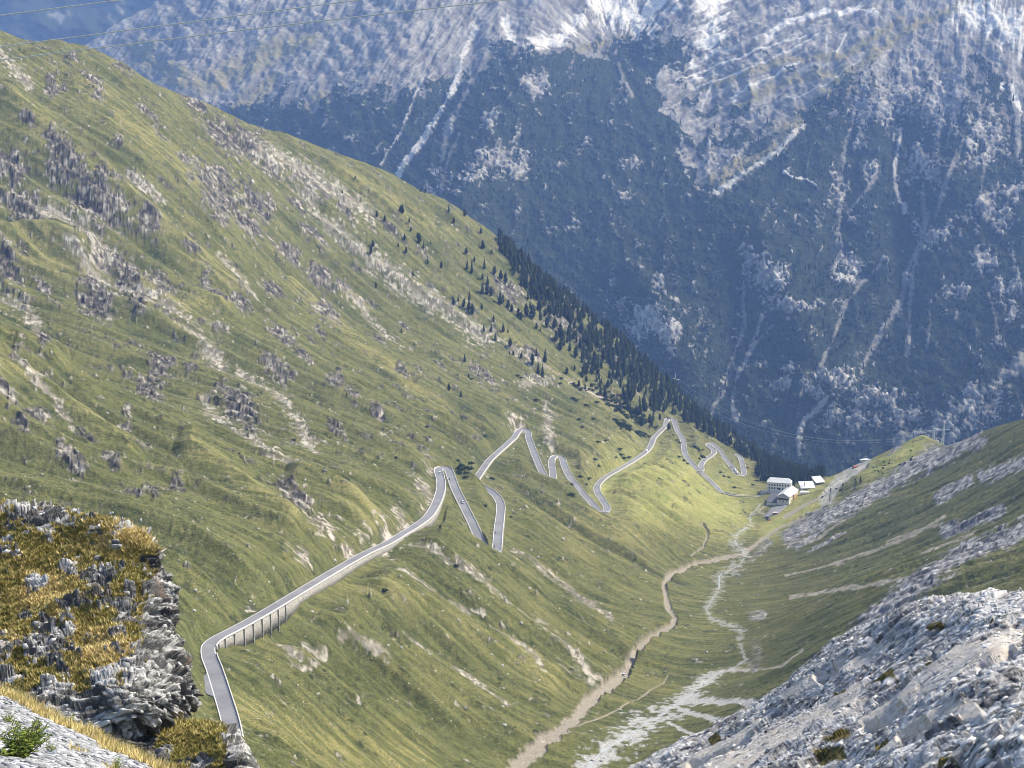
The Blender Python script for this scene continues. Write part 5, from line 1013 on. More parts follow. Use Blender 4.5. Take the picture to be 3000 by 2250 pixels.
# a second row just behind the crest so the wood closes the skyline
for k in range(420):
    i = rt.randint(16, len(CR) - 20); i = min(i, 28); a = rt.rand(); c = CR[i] * (1 - a) + CR[i + 1] * a; back = rt.rand() * 34 - 4
    x, y = c[0] + .35 * back, c[1] + .94 * back; p = np.array([x, y, height(x, y)])
    if clear_of_road(p) and proj(p)[0] > 1490: cand.append((p, 10 + 8 * rt.rand()))
kept = []
for p, h in cand:
    if free(p, 2.6 + 1.6 * rt.rand()): POS.append(p); kept.append((p, h))
kept.sort(key=lambda q: -q[1] / np.linalg.norm(q[0]))
def visible_first(q): return q
n_ind = max(0, 296 - made)
vis = []
for p, h in kept:       # does the line of sight to the tree top clear the ground?
    top = p + np.array([0, 0, h * .7]); s = np.linspace(.35, .985, 90)[:, None] * top; vis.append(bool((s[:, 2] > height(s[:, 0], s[:, 1]) - .5).all()))
ind = [q for q, b in zip(kept, vis) if b][:n_ind]; ids = {id(q[0]) for q in ind}; rest = [q for q in kept if id(q[0]) not in ids]
for p, h in ind: plant_tree(p, h, 'dark green conifer crowded among others in the wood along the left spur crest', 'conifers of the wood along the spur crest', 6 if rt.rand() < .06 else None)
def tree_mass(name, items, thin=1.0, mats=None, rng=rt):
    VS = []; FS_ = []; TS = []; b = 0
    for p, h in items:
        V_, F_, T_q = TREE_P[rng.randint(6)][4]; a = rng.rand() * 6.28; c, s = math.cos(a), math.sin(a); k = h * (.85 + .3 * rng.rand())
        X = np.stack([(V_[:, 0] * c - V_[:, 1] * s) * k, (V_[:, 0] * s + V_[:, 1] * c) * k, V_[:, 2] * h], -1) + p; VS.append(X); FS_.append(F_ + b); TS.append(np.clip(T_q + .15 * rng.randn(), 0, 1)); b += len(V_)
    return tag(mesh_np(name, np.concatenate(VS), tris=np.concatenate(FS_), mat=M_CON, smooth=False, attrs={'mask_a': tone4(np.concatenate(TS))}), kind='stuff')
tree_mass('spur_woods', rest)
print('trees', made, len(ind), len(rest))
# two spruces beside the lift, shrubs on the bank of the right spur
for u, v, h in ((2521, 1416, 9), (2508, 1417, 5)):
    p = ground(u, v); 
    if p is not None: plant_tree(p, h, 'spruce with its smaller neighbour by the slim lift pylon, on bright grass' if h > 6 else 'small spruce left of the bigger one by the slim lift pylon', None, 3)
# far woods across the valley: simple spires, one mass
def spire(n=5):
    V_ = [(0, 0, 1.0)]; F_ = []
    for z, r in ((.62, .10), (.60, .045), (.30, .155), (.28, .07), (.03, .19)):
        V_ += [(r * math.cos(2 * math.pi * k / n + z * 9), r * math.sin(2 * math.pi * k / n + z * 9), z) for k in range(n)]
    for k in range(n): F_.append((0, 1 + k, 1 + (k + 1) % n))
    for j in range(4):
        for k in range(n): a, b, c, d = 1 + j * n + k, 1 + j * n + (k + 1) % n, 1 + (j + 1) * n + (k + 1) % n, 1 + (j + 1) * n + k; F_ += [(a, d, c), (a, c, b)]
    return np.array(V_), np.array(F_)
SV, SF = spire(); need = 9000
fw = forest * (1 - rocky) * (.06 + sstep(.0, .35, fbm2(uf / 120, vf / 90, 3, 150) + np.interp(vf, [250, 400, 700, 1000], [-.25, -.05, .25, .35]) + .35 * sstep(1100, 700, uf))) * ((uf > -50) & (uf < 3050) & (vf < 1420))
pw = fw.ravel() * (tt.ravel() / 4000) ** 1.0; ii = rt.choice(len(pw), need, p=pw / pw.sum()); base_ = FM.reshape(-1, 3)[ii] + np.c_[8 * rt.randn(need), 8 * rt.randn(need), -1.5 * np.ones(need)]
hh = 11 + 15 * rt.rand(need) ** 1.3; wz = hh * (.75 + .5 * rt.rand(need))
VV = base_[:, None] + SV[None] * np.stack([wz, wz, hh], -1)[:, None]; FF = (SF[None] + (np.arange(need) * len(SV))[:, None, None]).reshape(-1, 3); TT = np.repeat(rt.rand(need), len(SV))
M_FARW = leaf_mat('distant_needles', (.018, .030, .016), (.036, .055, .026), (.075, .10, .045))
tag(mesh_np('far_woods', VV.reshape(-1, 3), tris=FF, mat=M_FARW, smooth=False, attrs={'mask_a': tone4(TT * .8 + .1)}), kind='stuff')
# dwarf pines
def bush_arrays(rng, n=150):
    V_ = []; F_ = []; T = []
    for k in range(n):
        a = rng.rand() * 6.283; e = math.asin(rng.rand()); r = .55 + .45 * rng.rand() ** .5; lump = 1 + .22 * math.sin(3 * a + 1) ; d = np.array([math.cos(a) * math.cos(e), math.sin(a) * math.cos(e), .75 * math.sin(e)]) * r * lump
        q = rng.randn(3); q /= np.linalg.norm(q); w_ = np.cross(q, d / np.linalg.norm(d)); s = .16 + .12 * rng.rand(); i = len(V_)
        V_ += [d - q * s, d + q * s * .3 + w_ * s, d + q * s, d - w_ * s * .8 + np.array([0, 0, s * .5])]; F_ += [(i, i + 1, i + 2), (i, i + 2, i + 3)]; T += [np.clip(.5 + .3 * rng.randn(), 0, 1)] * 4
    return np.array(V_), np.array(F_), np.array(T)
BUSH = []
for k in range(4):
    V_, F_, T_q = bush_arrays(rt); r = mesh_np('dwarf_pine', V_, tris=F_, mat=M_MUGO, smooth=False, attrs={'mask_a': tone4(T_q)}); BUSH.append([r, False, (V_, F_, T_q)])
def bush(u, v, rpx, label, group, st=1.0):
    p = ground(u, v + rpx * .3)
    if p is None or not (u > 2500 or clear_of_road(p, 5)): return
    b = BUSH[rt.randint(4)]; t_ = p[1] * CP + p[2] * SP; s = rpx * t_ / F
    if not b[1]: o = b[0]; b[1] = True
    else: o = b[0].copy(); COL.objects.link(o)
    o.location = p; o.rotation_euler = (0, 0, rt.rand() * 6.28); o.scale = (s * st, s * st, min(s, 2.2) * .95); tag(o, label, 'shrub', group)
SB = [(1442,1402,8),(1420,1279,6),(1438,1401,5),(1420,1482,7),(1673,1446,12),(1673,1419,8),(1700,1396,8),(1723,1401,9),(1714,1460,7),(1716,1420,6),(1741,1345,10),(1752,1366,8),(1814,1315,9),(1818,1330,10),(1826,1340,11),(1841,1338,8),(1803,1340,5),(1751,1294,8),(1773,1291,5),(1738,1226,6),(1570,1172,8),(1515,1100,7),(1526,1106,7),(1678,1166,9),(1688,1172,9),(1640,1122,7),(1746,1176,10),(1705,1250,6),(1696,1230,5),(1718,1186,8),(1981,1268,6),(1972,1275,4),(1980,1288,8),(1989,1296,6),(1989,1337,7),(2003,1349,7),(2013,1358,6),(2040,1312,8),(2046,1319,7),(2035,1308,6),(2054,1334,9),(2061,1340,7),(2048,1344,5),(2058,1318,5),(2131,1358,7),(2120,1395,6),(2135,1398,6),(2110,1384,5),(2152,1428,5),(2205,1420,6),(2216,1408,6),(1335,1658,8),(1126,1733,9),(1380,1110,6),(1497,1515,5),(1290,1545,4),(1160,1340,5),(1745,1448,7),(1250,1250,5),(860,1290,6),(700,1330,5)]
for u, v, r_ in SB: bush(u, v, r_, 'dark dwarf pine shrub standing alone on the open slope around the hairpins', 'single dwarf pines on the slope', 1.15)
for q in range(16): bush(1338 + 46 * rt.rand() * (q % 2 * .6 + .4), 1352 + 38 * (q / 16) + 8 * rt.randn() * .5, 9, 'dark dwarf pine in the clump just above the second leg of the road', 'clump of dwarf pines by the V-shaped legs')
mass = []
for (pts, w, n) in [([(1735,1140),(1800,1175),(1850,1205),(1890,1235)],15,80),([(1770,1180),(1830,1215),(1880,1240)],10,40),([(1798,1232),(1840,1255),(1890,1278)],7,44),([(1810,1243),(1830,1250)],9,14),([(1650,1105),(1690,1135),(1720,1150)],6,14),([(1900,1250),(1925,1258)],6,10)]:
    q_ = np.array(pts, float)
    for k in range(n):
        a = rt.rand() * (len(q_) - 1); i = int(a); c = q_[i] + (q_[i + 1] - q_[i]) * (a - i) + rt.randn(2) * w * .5; p = ground(*c)
        if p is not None and clear_of_road(p, 6): mass.append(p)
VS, FS2, TS, b_0 = [], [], [], 0
for p in mass:
    V_, F_, T_q = BUSH[rt.randint(4)][2]; s = 2.4 + 2.0 * rt.rand(); VS.append(V_ * np.array([s, s, s * .62]) + p); FS2.append(F_ + b_0); TS.append(T_q); b_0 += len(V_)
tag(mesh_np('dwarf_pine_thicket_undergrowth', np.concatenate(VS), tris=np.concatenate(FS2), mat=M_MUGO, smooth=False, attrs={'mask_a': tone4(np.concatenate(TS))}), kind='stuff')
# small shrubs and juniper scattered far up the bank of the right spur
for k in range(26):
    u = 2555 + 120 * rt.rand(); v = np.interp(u, [2555, 2690], [1362, 1300]) + rt.rand() * 40; bush(u, v, 2.2 + 1.6 * rt.rand(), 'small dark bush dotting the sunlit grass bank behind the gravel lot', 'small bushes on the sunlit bank')
# loose boulders: pale specks over the slopes
nbd = 5200; ub = rt.rand(nbd) * 3000; vb = 420 + rt.rand(nbd) * 1830; P_ = []; S_ = []
T2 = np.arange(560, 2450, 5.0)
for u, v in zip(ub, vb):
    if v < crest_v(u) + 25: continue
    if rt.rand() > (.35 + .65 * (v > 1500) ) * (1.0 if perlin2(np.array([u / 90.]), np.array([v / 90.]), 170)[0] > -.1 else .25): continue
    Pk = unproj(u, v, T2); b = Pk[:, 2] < height(Pk[:, 0], Pk[:, 1])
    if not b.any(): continue
    p = Pk[np.argmax(b)].copy(); p[2] = height(p[0], p[1])
    if clear_of_road(p, 5): P_.append(p); S_.append((.22 + .8 * rt.rand() ** 5) * (.6 + p[1] / 1600))
P_ = np.array(P_); S_ = np.array(S_)
chips('loose_boulders_gravel', P_, np.tile([0, 0, 1.0], (len(P_), 1)) + .2 * rt.randn(len(P_), 3), S_, .6, rt, chip_mat('loose_boulder', (.27, .26, .245), (.62, .60, .56)), rt.rand(len(P_)))
# ------------------------------------------------------------------ rocks and scree close to the camera
def cat(p0, p1, p2, p3, t):
    return .5 * (2 * p1 + (p2 - p0) * t + (2 * p0 - 5 * p1 + 4 * p2 - p3) * t * t + (3 * p1 - p0 - 3 * p2 + p3) * t ** 3)
def net_patch(net, nr, nc, rw=None, cw=None):
    """smooth surface through a net of (u, v, depth) points; returns positions, normals and the two parameters"""
    G = unproj(*np.moveaxis(np.array(net, float), -1, 0)); R, C = G.shape[:2]
    def axis(G, n, w):
        m = G.shape[0]; E = np.concatenate([2 * G[:1] - G[1:2], G, 2 * G[-1:] - G[-2:-1]])
        w = np.ones(m - 1) if w is None else np.array(w, float)
        q = np.interp(np.linspace(0, 1, n), np.r_[0, np.cumsum(w)] / w.sum(), np.arange(m))
        i = np.minimum(q.astype(int), m - 2); t = (q - i).reshape(-1, *([1] * (G.ndim - 1)))
        return cat(E[i], E[i + 1], E[i + 2], E[i + 3], t), q
    A, qr = axis(G, nr, rw); B, qc = axis(np.swapaxes(A, 0, 1), nc, cw); P = np.swapaxes(B, 0, 1)
    return P, qr[:, None] + 0 * qc[None], qc[None] + 0 * qr[:, None]
def normals(P, toward=(0, 0, 0)):
    du = np.gradient(P, axis=1); dv = np.gradient(P, axis=0); N = np.cross(du, dv); N /= np.linalg.norm(N, axis=-1, keepdims=True) + 1e-9
    return N
def strata(P, ax, sc_in, sc_across, seed):
    """layered noise: long within the beds, short across them; ax = unit normal of the beds"""
    ax = np.array(ax, float); ax /= np.linalg.norm(ax); a = np.cross(ax, (0, 0, 1)); a /= np.linalg.norm(a); b = np.cross(ax, a)
    wob = .25 * perlin3(P[..., 0] / 2.2, P[..., 1] / 2.2, P[..., 2] / 2.2, seed + 50)
    return perlin3(P @ a / sc_in, P @ b / sc_in, (P @ ax + wob) / sc_across, seed)
def crag_material(name, dryness=1.0):
    n = NT(name, .92, .15)
    A = n.sep(n.attr('mask_a').outputs['Color']); B = n.sep(n.attr('mask_b').outputs['Color'])
    f1 = n.noise(.9, 4, .6); f2 = n.noise(4.5, 4, .65); f3 = n.noise(16, 3, .6)
    rk = n.mix(n.rng(B[0], .22, .80), (.13, .128, .122), (.66, .65, .62)); rk = n.mix(n.rng(f2, .55, .8, 0, .6), rk, (.62, .61, .58)); rk = n.mix(n.rng(f2, .44, .28, 0, .75), rk, (.07, .07, .07))
    rk = n.mix(n.math('MULTIPLY', B[1], n.rng(f1, .45, .65, .0, .6)), rk, (.40, .25, .145))
    gr = n.mix(n.rng(f1, .40, .62), (.22, .195, .05), (.40, .29, .09)); gr = n.mix(n.rng(f2, .35, .66, 0, .7), gr, (.17, .17, .045))
    gr = n.mix(A[1], gr, n.mix(n.rng(f2, .35, .65), (.42, .29, .10), (.62, .47, .20)))
    gr = n.mix(n.math('MULTIPLY', A[2], .85), gr, n.mix(n.rng(f2, .4, .7), (.085, .098, .02), (.17, .175, .04)))
    col = n.mix(n.rng(n.math('ADD', A[0], n.math('MULTIPLY', n.math('SUBTRACT', f2, .5), .8)), .38, .58), gr, rk)
    n.bump(n.math('ADD', f2, n.math('MULTIPLY', f3, .4)), .75, .28)
    return n.done(col)
M_CRAG = crag_material('schist_and_dry_turf')
GRASS_P = []; STONE_P = []
def crag(name, net, nr, nc, label, rock_fn, seed, amp=1.0, rw=None, cw=None, yellow_fn=None):
    P, r, c = net_patch(net, nr, nc, rw, cw); N = normals(P)
    if (N[..., 1] > 0).mean() > .5: N = -N
    bed = (-.26, .55, .79)
    s1 = strata(P, bed, 4.0, .55, seed); s2 = strata(P, bed, 1.6, .2, seed + 3); big = fbm3(P, 5.0, 3, seed + 6); mid = fbm3(P, 1.6, 4, seed + 9); blk = np.abs(fbm3(P, 2.6, 2, seed + 12))
    U, V, _ = proj(P)
    rock = rock_fn(U, V, r, c, big, mid)
    bx = np.array(bed) / np.linalg.norm(bed); ba = np.cross(bx, (0, 0, 1.0)); ba /= np.linalg.norm(ba); bb = np.cross(bx, ba)
    L = np.stack([P @ ba, P @ bb, P @ bx], -1) + .35 * np.stack([mid, -mid, .35 * mid], -1)
    h1, e1, t1 = facets(L / np.array([3.6, 3.6, .85]), seed, .6); h2, e2, t2 = facets(L / np.array([1.5, 1.5, .30]), seed + 1, .7); h3, e3, t3 = facets(L / np.array([.6, .6, .15]), seed + 2, .8)
    tail = 1 - .75 * sstep(3.9, 4.6, c); disp = amp * (big * (.55 * tail + .1) + tail * (rock * (.80 * h1 + .55 * h2 + .26 * h3 - .16 * e1 - .16 * e2 + .08 * s2 + .15) + (1 - rock) * (.16 * mid + .08 * h2)))
    Q = P + N * disp[..., None]
    tone = np.clip(.5 + .45 * (t1 - .5) + .5 * (t2 - .5) + .45 * (t3 - .5) - .30 * e1 - .28 * e2 - .12 * e3 + .22 * s2 + .15 * mid, 0, 1)
    rust = np.clip(fbm3(P, 3.0, 3, seed + 20) * 1.6 - .3, 0, 1)
    yel = np.clip((yellow_fn(U, V, big, mid) if yellow_fn else mid * .8), 0, 1)
    dark = np.clip(fbm3(P, 1.8, 3, seed + 25) * 1.5 - .05, 0, 1)
    one = np.ones_like(rock)
    o = mesh_np(name, Q, grid_quads(nr, nc), mat=M_CRAG, attrs={'mask_a': np.stack([rock, yel, dark, one], -1), 'mask_b': np.stack([tone, rust, one, one], -1)})
    tag(o, label, 'rock', None, 'thing')
    return Q, N, rock, U, V, yel
CRAG_NET = [
 [(-260,1500,125),(0,1500,124),(220,1525,122),(400,1590,120),(455,1640,119),(440,1650,124),(380,1650,145)],
 [(-260,1455,114),(0,1482,112),(220,1506,110),(410,1574,107),(470,1630,106),(456,1650,112),(400,1670,140)],
 [(-260,1560,108),(0,1570,107),(220,1600,106),(420,1660,104),(493,1705,108),(482,1705,114),(420,1720,138)],
 [(-260,1700,103),(0,1705,102),(230,1720,101),(430,1760,100),(513,1772,106),(498,1780,112),(430,1790,136)],
 [(-260,1820,98),(0,1825,97.5),(230,1830,97),(405,1850,96),(501,1835,103),(484,1840,109),(430,1850,133)],
 [(-260,1930,93),(0,1930,93),(220,1930,92.5),(415,1940,92),(530,1915,100.5),(514,1920,106.5),(450,1930,131)],
 [(-260,2020,89),(0,2020,89),(220,2020,89),(425,2030,89),(568,2020,98),(547,2030,104),(480,2030,128)],
 [(-260,2110,86),(0,2110,86),(220,2105,87),(415,2100,88),(543,2085,97),(515,2100,103),(470,2120,126)],
 [(-260,2200,84),(0,2200,84),(220,2190,86),(385,2180,89),(480,2175,97),(465,2190,103),(440,2200,124)],
 [(-260,2480,80),(0,2480,80),(220,2470,82),(400,2460,86),(490,2450,90),(475,2450,96),(440,2460,120)]]
def crag_rock(U, V, r, c, big, mid):
    edge = np.interp(V, [1450, 1600, 1700, 1780, 1850, 1950, 2050, 2250], [330, 400, 408, 405, 388, 380, 250, 60])
    k = (U - edge) / 60
    k = np.maximum(k, (V - np.interp(U, [0, 150, 300, 420], [2035, 2000, 1965, 1925])) / 70)
    k = np.maximum(k, 1.1 - np.hypot((U - 120) / 120, (V - 1510) / 40))
    k = np.maximum(k, .9 - np.hypot((U - 290) / 50, (V - 1700) / 60)); k = np.maximum(k, 1 - np.hypot((U - 140) / 80, (V - 1900) / 70)); k = np.maximum(k, .9 - np.hypot((U - 10) / 40, (V - 1900) / 80))
    k = np.maximum(k, .8 - np.hypot((U - 190) / 60, (V - 1640) / 40)); k = np.maximum(k, .8 - np.hypot((U - 370) / 60, (V - 1800) / 60))
    k = np.maximum(k, -.35 + .55 * fbm3(np.stack([U / 60, V / 45, 0 * U], -1), 1.0, 3, 280) * 2)
    k = np.where((U > 380) & (V < 1625) & (U < 470), k - .8, k)
    return sstep(-.25, .45, k + .85 * mid + .45 * big + .55 * fbm3(np.stack([U / 16, V / 12, 0 * U], -1), 1.0, 2, 285))
def crag_yellow(U, V, big, mid):
    y = 1.25 - np.hypot((U - 380) / 120, (V - 1575) / 60); y = np.maximum(y, 1.2 - np.hypot((U - 120) / 130, (V - 1730) / 90)); y = np.maximum(y, 1.25 - np.hypot((U - 320) / 130, (V - 1905) / 75)); y = np.maximum(y, .9 - np.hypot((U - 30) / 60, (V - 1870) / 60))
    return y + .6 * mid + .3 * big
cq = crag('rock_crag', CRAG_NET, 430, 470, 'layered grey crag with yellow dry turf on its shoulder, overlooking the lowest road bend', crag_rock, 200, 1.0, rw=[.25, 1, 1.2, 1, 1, .9, .9, 1, 1.6], cw=[1.2, 1.2, 1.2, .9, .35, .8], yellow_fn=crag_yellow)
LEDGE_NET = [
 [(330,2200,104),(450,2170,100),(560,2155,100),(630,2150,100),(690,2172,100),(733,2222,100),(738,2245,106)],
 [(330,2180,97),(450,2140,93),(560,2128,92),(625,2126,91),(690,2148,91),(728,2195,91),(733,2215,96)],
 [(330,2230,92),(450,2200,89),(560,2190,88),(640,2190,87),(700,2200,87),(748,2240,88),(740,2260,94)],
 [(330,2300,87),(450,2290,85),(560,2280,85),(650,2280,85),(710,2285,85),(772,2300,86),(765,2310,92)],
 [(330,2460,81),(450,2450,80),(560,2440,80),(650,2430,80),(730,2420,82),(810,2420,83),(800,2430,90)]]
def ledge_rock(U, V, r, c, big, mid):
    k = (U - 640) / 50; k = np.maximum(k, 1 - np.hypot((U - 450) / 70, (V - 2215) / 40)); k = np.maximum(k, .8 - np.hypot((U - 590) / 60, (V - 2230) / 60))
    return sstep(-.3, .5, k + .8 * mid + .4 * big)
cq2 = crag('rock_ledge', LEDGE_NET, 150, 220, 'low broken rock ledge with brown turf that hides the end of the road', ledge_rock, 260, .7, rw=[.3, 1, 1, 1.4])
# the pale stony flank at the lower right
OUT_NET = [
 [(1650,2440,172),(1870,2300,172),(2180,2135,166),(2360,2000,162),(2520,1900,155),(2700,1815,146),(2900,1785,131),(3350,1760,116)],
 [(1640,2400,150),(1862,2252,150),(2180,2080,146),(2350,1952,143),(2510,1850,138),(2690,1774,128),(2900,1744,115),(3350,1715,100)],
 [(1700,2450,130),(1950,2290,130),(2250,2130,125),(2420,2020,122),(2580,1930,118),(2750,1860,108),(2950,1830,96),(3380,1820,85)],
 [(1800,2500,110),(2050,2340,108),(2330,2200,102),(2500,2110,99),(2650,2020,95),(2820,1960,86),(3000,1930,77),(3400,1930,68)],
 [(1900,2600,88),(2150,2430,85),(2420,2300,80),(2580,2220,77),(2740,2140,73),(2900,2080,66),(3080,2060,60),(3450,2080,52)],
 [(2000,2800,66),(2250,2600,62),(2500,2450,58),(2680,2380,55),(2830,2310,52),(3000,2270,47),(3180,2260,42),(3500,2300,36)]]
P, r, c = net_patch(OUT_NET, 520, 760, [.2, 1, 1.2, 1.3, 1.4]); N = normals(P); N = N if N[..., 2].mean() > 0 else -N
U_, V_, _ = proj(P); q = ((U_ - 2400) * .84 - (V_ - 2050) * .54); qc = ((U_ - 2400) * .54 + (V_ - 2050) * .84)
bed = (-.5, .6, .62)
s1 = strata(P, bed, 5.0, .8, 300); s2 = strata(P, bed, 1.8, .3, 303); big = fbm3(P, 9.0, 3, 306); mid = fbm3(P, 2.4, 4, 309); fine = fbm3(P, .7, 3, 313)
rib = perlin2(q / 420, (qc + 30 * perlin2(q / 160, qc / 120, 320)) / 62, 321)           # long ledges running down to the left
# flat pale slabs traced from the photo, elsewhere loose broken stone
slab = np.zeros(U_.shape, np.float32)
for p, w in [([(2120,2255),(2250,2185),(2420,2090),(2500,2040)],40),([(2560,2110),(2680,2020),(2800,1940),(2960,1870)],36),([(2600,2200),(2720,2130),(2850,2070)],18),([(1990,2235),(2100,2180),(2220,2110)],10),([(2300,2040),(2450,1960),(2600,1890)],12),([(2700,2240),(2850,2180),(3000,2110)],16)]: slab = np.maximum(slab, seg_field(U_.astype(np.float32), V_.astype(np.float32), p, w, 1.8))
slab = sstep(.3, .6, slab + .25 * mid)
hole = np.zeros(U_.shape, np.float32)
for p, w in [([(2540,2130),(2580,2120),(2630,2080)],16),([(2020,2235),(2120,2190),(2190,2150)],10),([(2650,2175),(2720,2130)],10),([(2880,1960),(2960,1910)],14),([(2400,1985),(2440,1960)],10),([(2730,1920),(2770,1910)],12)]: hole = np.maximum(hole, seg_field(U_.astype(np.float32), V_.astype(np.float32), p, w, 2.0))
hole = sstep(.15, .9, hole)
moss = np.zeros(U_.shape, np.float32)
for p, w in [([(2545,2002),(2615,1978)],10),([(2730,1850),(2760,1835)],9),([(2430,2165),(2470,2150)],22),([(2400,2215),(2460,2200)],12),([(2080,2165),(2100,2155)],8),([(2440,2025),(2470,2020)],6),([(2570,2185),(2600,2180)],10),([(2760,2250),(2800,2240)],14),([(2720,1945),(2740,1935)],8),([(2890,1830),(2910,1825)],6)]: moss = np.maximum(moss, seg_field(U_.astype(np.float32), V_.astype(np.float32), p, w, 1.8))
moss = sstep(.3, .6, moss + .35 * mid)
bx = np.array(bed) / np.linalg.norm(bed); ba = np.cross(bx, (0, 0, 1.0)); ba /= np.linalg.norm(ba); bb = np.cross(bx, ba)
L = np.stack([P @ ba, P @ bb, P @ bx], -1) + .4 * np.stack([mid, -mid, .3 * mid], -1)
h1, e1, t1 = facets(L / np.array([4.5, 2.8, 1.0]), 31, .7); h2, e2, t2 = facets(L / np.array([1.5, 1.0, .35]), 32, .8); h3, e3, t3 = facets(L / np.array([.55, .42, .15]), 33, .8)
disp = big * .5 + (rib * .6 + .34 * h1 + .20 * h2 + .09 * h3 - .10 * e1 - .06 * e2 + .06 * s2) * (1 - .72 * slab) - 1.2 * hole
otone = np.clip(.55 + .3 * (t1 - .5) + .55 * (t2 - .5) + .55 * (t3 - .5) - .3 * e1 - .3 * e2 - .22 * e3 + .15 * mid, 0, 1)
OQ = P + N * disp[..., None]
def outcrop_material():
    n = NT('pale_slate', .9, .2)
    A = n.sep(n.attr('mask_a').outputs['Color']); f1 = n.noise(.5, 4, .6); f2 = n.noise(2.6, 4, .7); f3 = n.noise(9, 3, .6)
    st = n.ramp(A[2], [(.05, (.07, .067, .062)), (.27, (.33, .325, .315)), (.55, (.56, .55, .535)), (.9, (.80, .79, .77))]); st = n.mix(n.rng(f2, .36, .64, 0, .55), st, (.52, .51, .495))
    st = n.mix(n.rng(f1, .5, .72, 0, .5), st, (.30, .285, .27))
    sl = n.mix(n.rng(f2, .3, .7), (.46, .42, .37), (.72, .67, .60)); sl = n.mix(n.rng(f1, .4, .7, 0, .6), sl, (.50, .43, .34))
    c = n.mix(A[0], st, sl); c = n.mix(A[1], c, n.mix(n.rng(f3, .4, .6), (.075, .065, .02), (.19, .15, .045)))
    n.bump(n.math('ADD', f2, n.math('MULTIPLY', f3, .35)), .6, .2)
    return n.done(c)
one = np.ones_like(mid)
tag(mesh_np('rock_outcrop', OQ, grid_quads(520, 760), mat=outcrop_material(), attrs={'mask_a': np.stack([slab, moss, otone, one], -1)}), 'pale grey flank of broken slate slanting down to the gravel of the stream', 'rock', None, 'thing')
# slate path edge at the lower left
SCR_NET = [
 [(-300,1990,32),(-120,2010,31),(0,2055,30),(136,2120,29),(253,2178,28),(362,2235,27),(450,2280,26),(620,2370,25)],
 [(-300,1930,27),(-120,1985,26.5),(0,2032,26),(136,2098,25),(253,2156,24),(362,2213,23),(443,2251,22),(600,2340,21)],
 [(-300,2080,21),(-120,2110,20.8),(0,2140,20.5),(136,2185,20),(240,2225,19.5),(345,2265,19),(420,2300,18.5),(580,2400,18)],
 [(-300,2260,16),(-120,2260,16),(0,2262,16),(120,2280,16),(230,2310,15.5),(330,2350,15),(400,2390,15),(560,2480,14)],
 [(-300,2520,12),(-120,2520,12),(0,2520,12),(120,2520,12),(230,2540,12),(330,2560,12),(400,2580,12),(560,2650,11)]]
SPB, r, c = net_patch(SCR_NET, 170, 260, [.2, 1, 1, 1]); SN = normals(SPB); SN = SN if SN[..., 2].mean() > 0 else -SN
SPd = SPB + SN * (.06 * fbm3(SPB, .9, 4, 401) + .02 * fbm3(SPB, .2, 2, 407))[..., None]
def scree_material():
    n = NT('slate_chips_bed', .92, .15); v = n.voro(14); cc = n.sep(v.outputs['Color']); f = n.noise(2.0, 4)
    c = n.mix(n.rng(cc[0], .1, .9), (.17, .175, .18), (.46, .465, .465)); c = n.mix(n.rng(v.outputs['Distance'], .35, .6), c, (.05, .05, .05)); c = n.mix(n.rng(f, .55, .75, 0, .7), c, (.34, .27, .16))
    n.bump(v.outputs['Distance'], .8, .04); return n.done(c)
tag(mesh_np('scree_bank', SPd, grid_quads(170, 260), mat=scree_material()), kind='structure')
rg = np.random.RandomState(11)
def pick(P, N, n, w=None):
    d1 = np.linalg.norm(np.cross(P[1:, :-1] - P[:-1, :-1], P[:-1, 1:] - P[:-1, :-1]), axis=-1)
    U, V, _ = proj(P[:-1, :-1]); d1 = d1 * ((U > -120) & (U < 3120) & (V > 1400) & (V < 2400))
    if w is not None: d1 = d1 * w[:-1, :-1]
    p = d1.ravel() / d1.sum(); i = rg.choice(len(p), n, p=p); r, c = np.divmod(i, P.shape[1] - 1)
    a, b = rg.rand(n, 1), rg.rand(n, 1)
    return P[r, c] * (1 - a) * (1 - b) + P[r + 1, c] * a * (1 - b) + P[r, c + 1] * (1 - a) * b + P[r + 1, c + 1] * a * b, N[r, c], r, c
p, nn, _, _ = pick(SPd, SN, 17000); chips('slate_chips', p + nn * .01, nn, .035 + .05 * rg.rand(len(p)) ** 3, .22, rg, chip_mat('slate_chip', (.20, .205, .21), (.62, .625, .625)), rg.rand(len(p)))
dep = OQ @ np.array([0, CP, SP])
p, nn, r_, c_ = pick(OQ, N, 16000, (1 - .75 * slab) * (1 - .9 * moss) * (.35 + np.clip(.5 + mid, 0, 1)) * (60 / dep) ** .6)
chips('broken_stone', p, nn, (.06 + .30 * rg.rand(len(p)) ** 6) * (.6 + .4 * np.linalg.norm(p, axis=1) / 100), .24, rg, chip_mat('broken_slate', (.33, .325, .315), (.80, .79, .77)), rg.rand(len(p)) ** .8)
# ---- dry grass tufts on the turf of the crag
def tufts(name, pos, nrm, h, rng, mat, tone, nb=7, wide=.16):
    n = len(pos); up = .5 * nrm + np.array([0, 0, .6]); V = np.empty((n, nb, 3, 3))
    for k in range(nb):
        a = rng.rand(n) * 6.283; d = np.stack([np.cos(a), np.sin(a), 0 * a], -1); s = np.stack([-np.sin(a), np.cos(a), 0 * a], -1)
        hh = (h * (.6 + .6 * rng.rand(n)))[:, None]; base = pos + d * hh * .25 * rng.rand(n, 1)
        V[:, k, 0] = base - s * hh * wide; V[:, k, 1] = base + s * hh * wide; V[:, k, 2] = base + up * hh + d * hh * (.35 + .5 * rng.rand(n, 1))
    F = np.arange(n * nb * 3).reshape(-1, 3); T = np.repeat(tone, nb * 3)
    return tag(mesh_np(name, V.reshape(-1, 3), tris=F, mat=mat, smooth=False, attrs={'mask_a': np.stack([T, T, T, np.ones_like(T)], -1)}), kind='stuff')
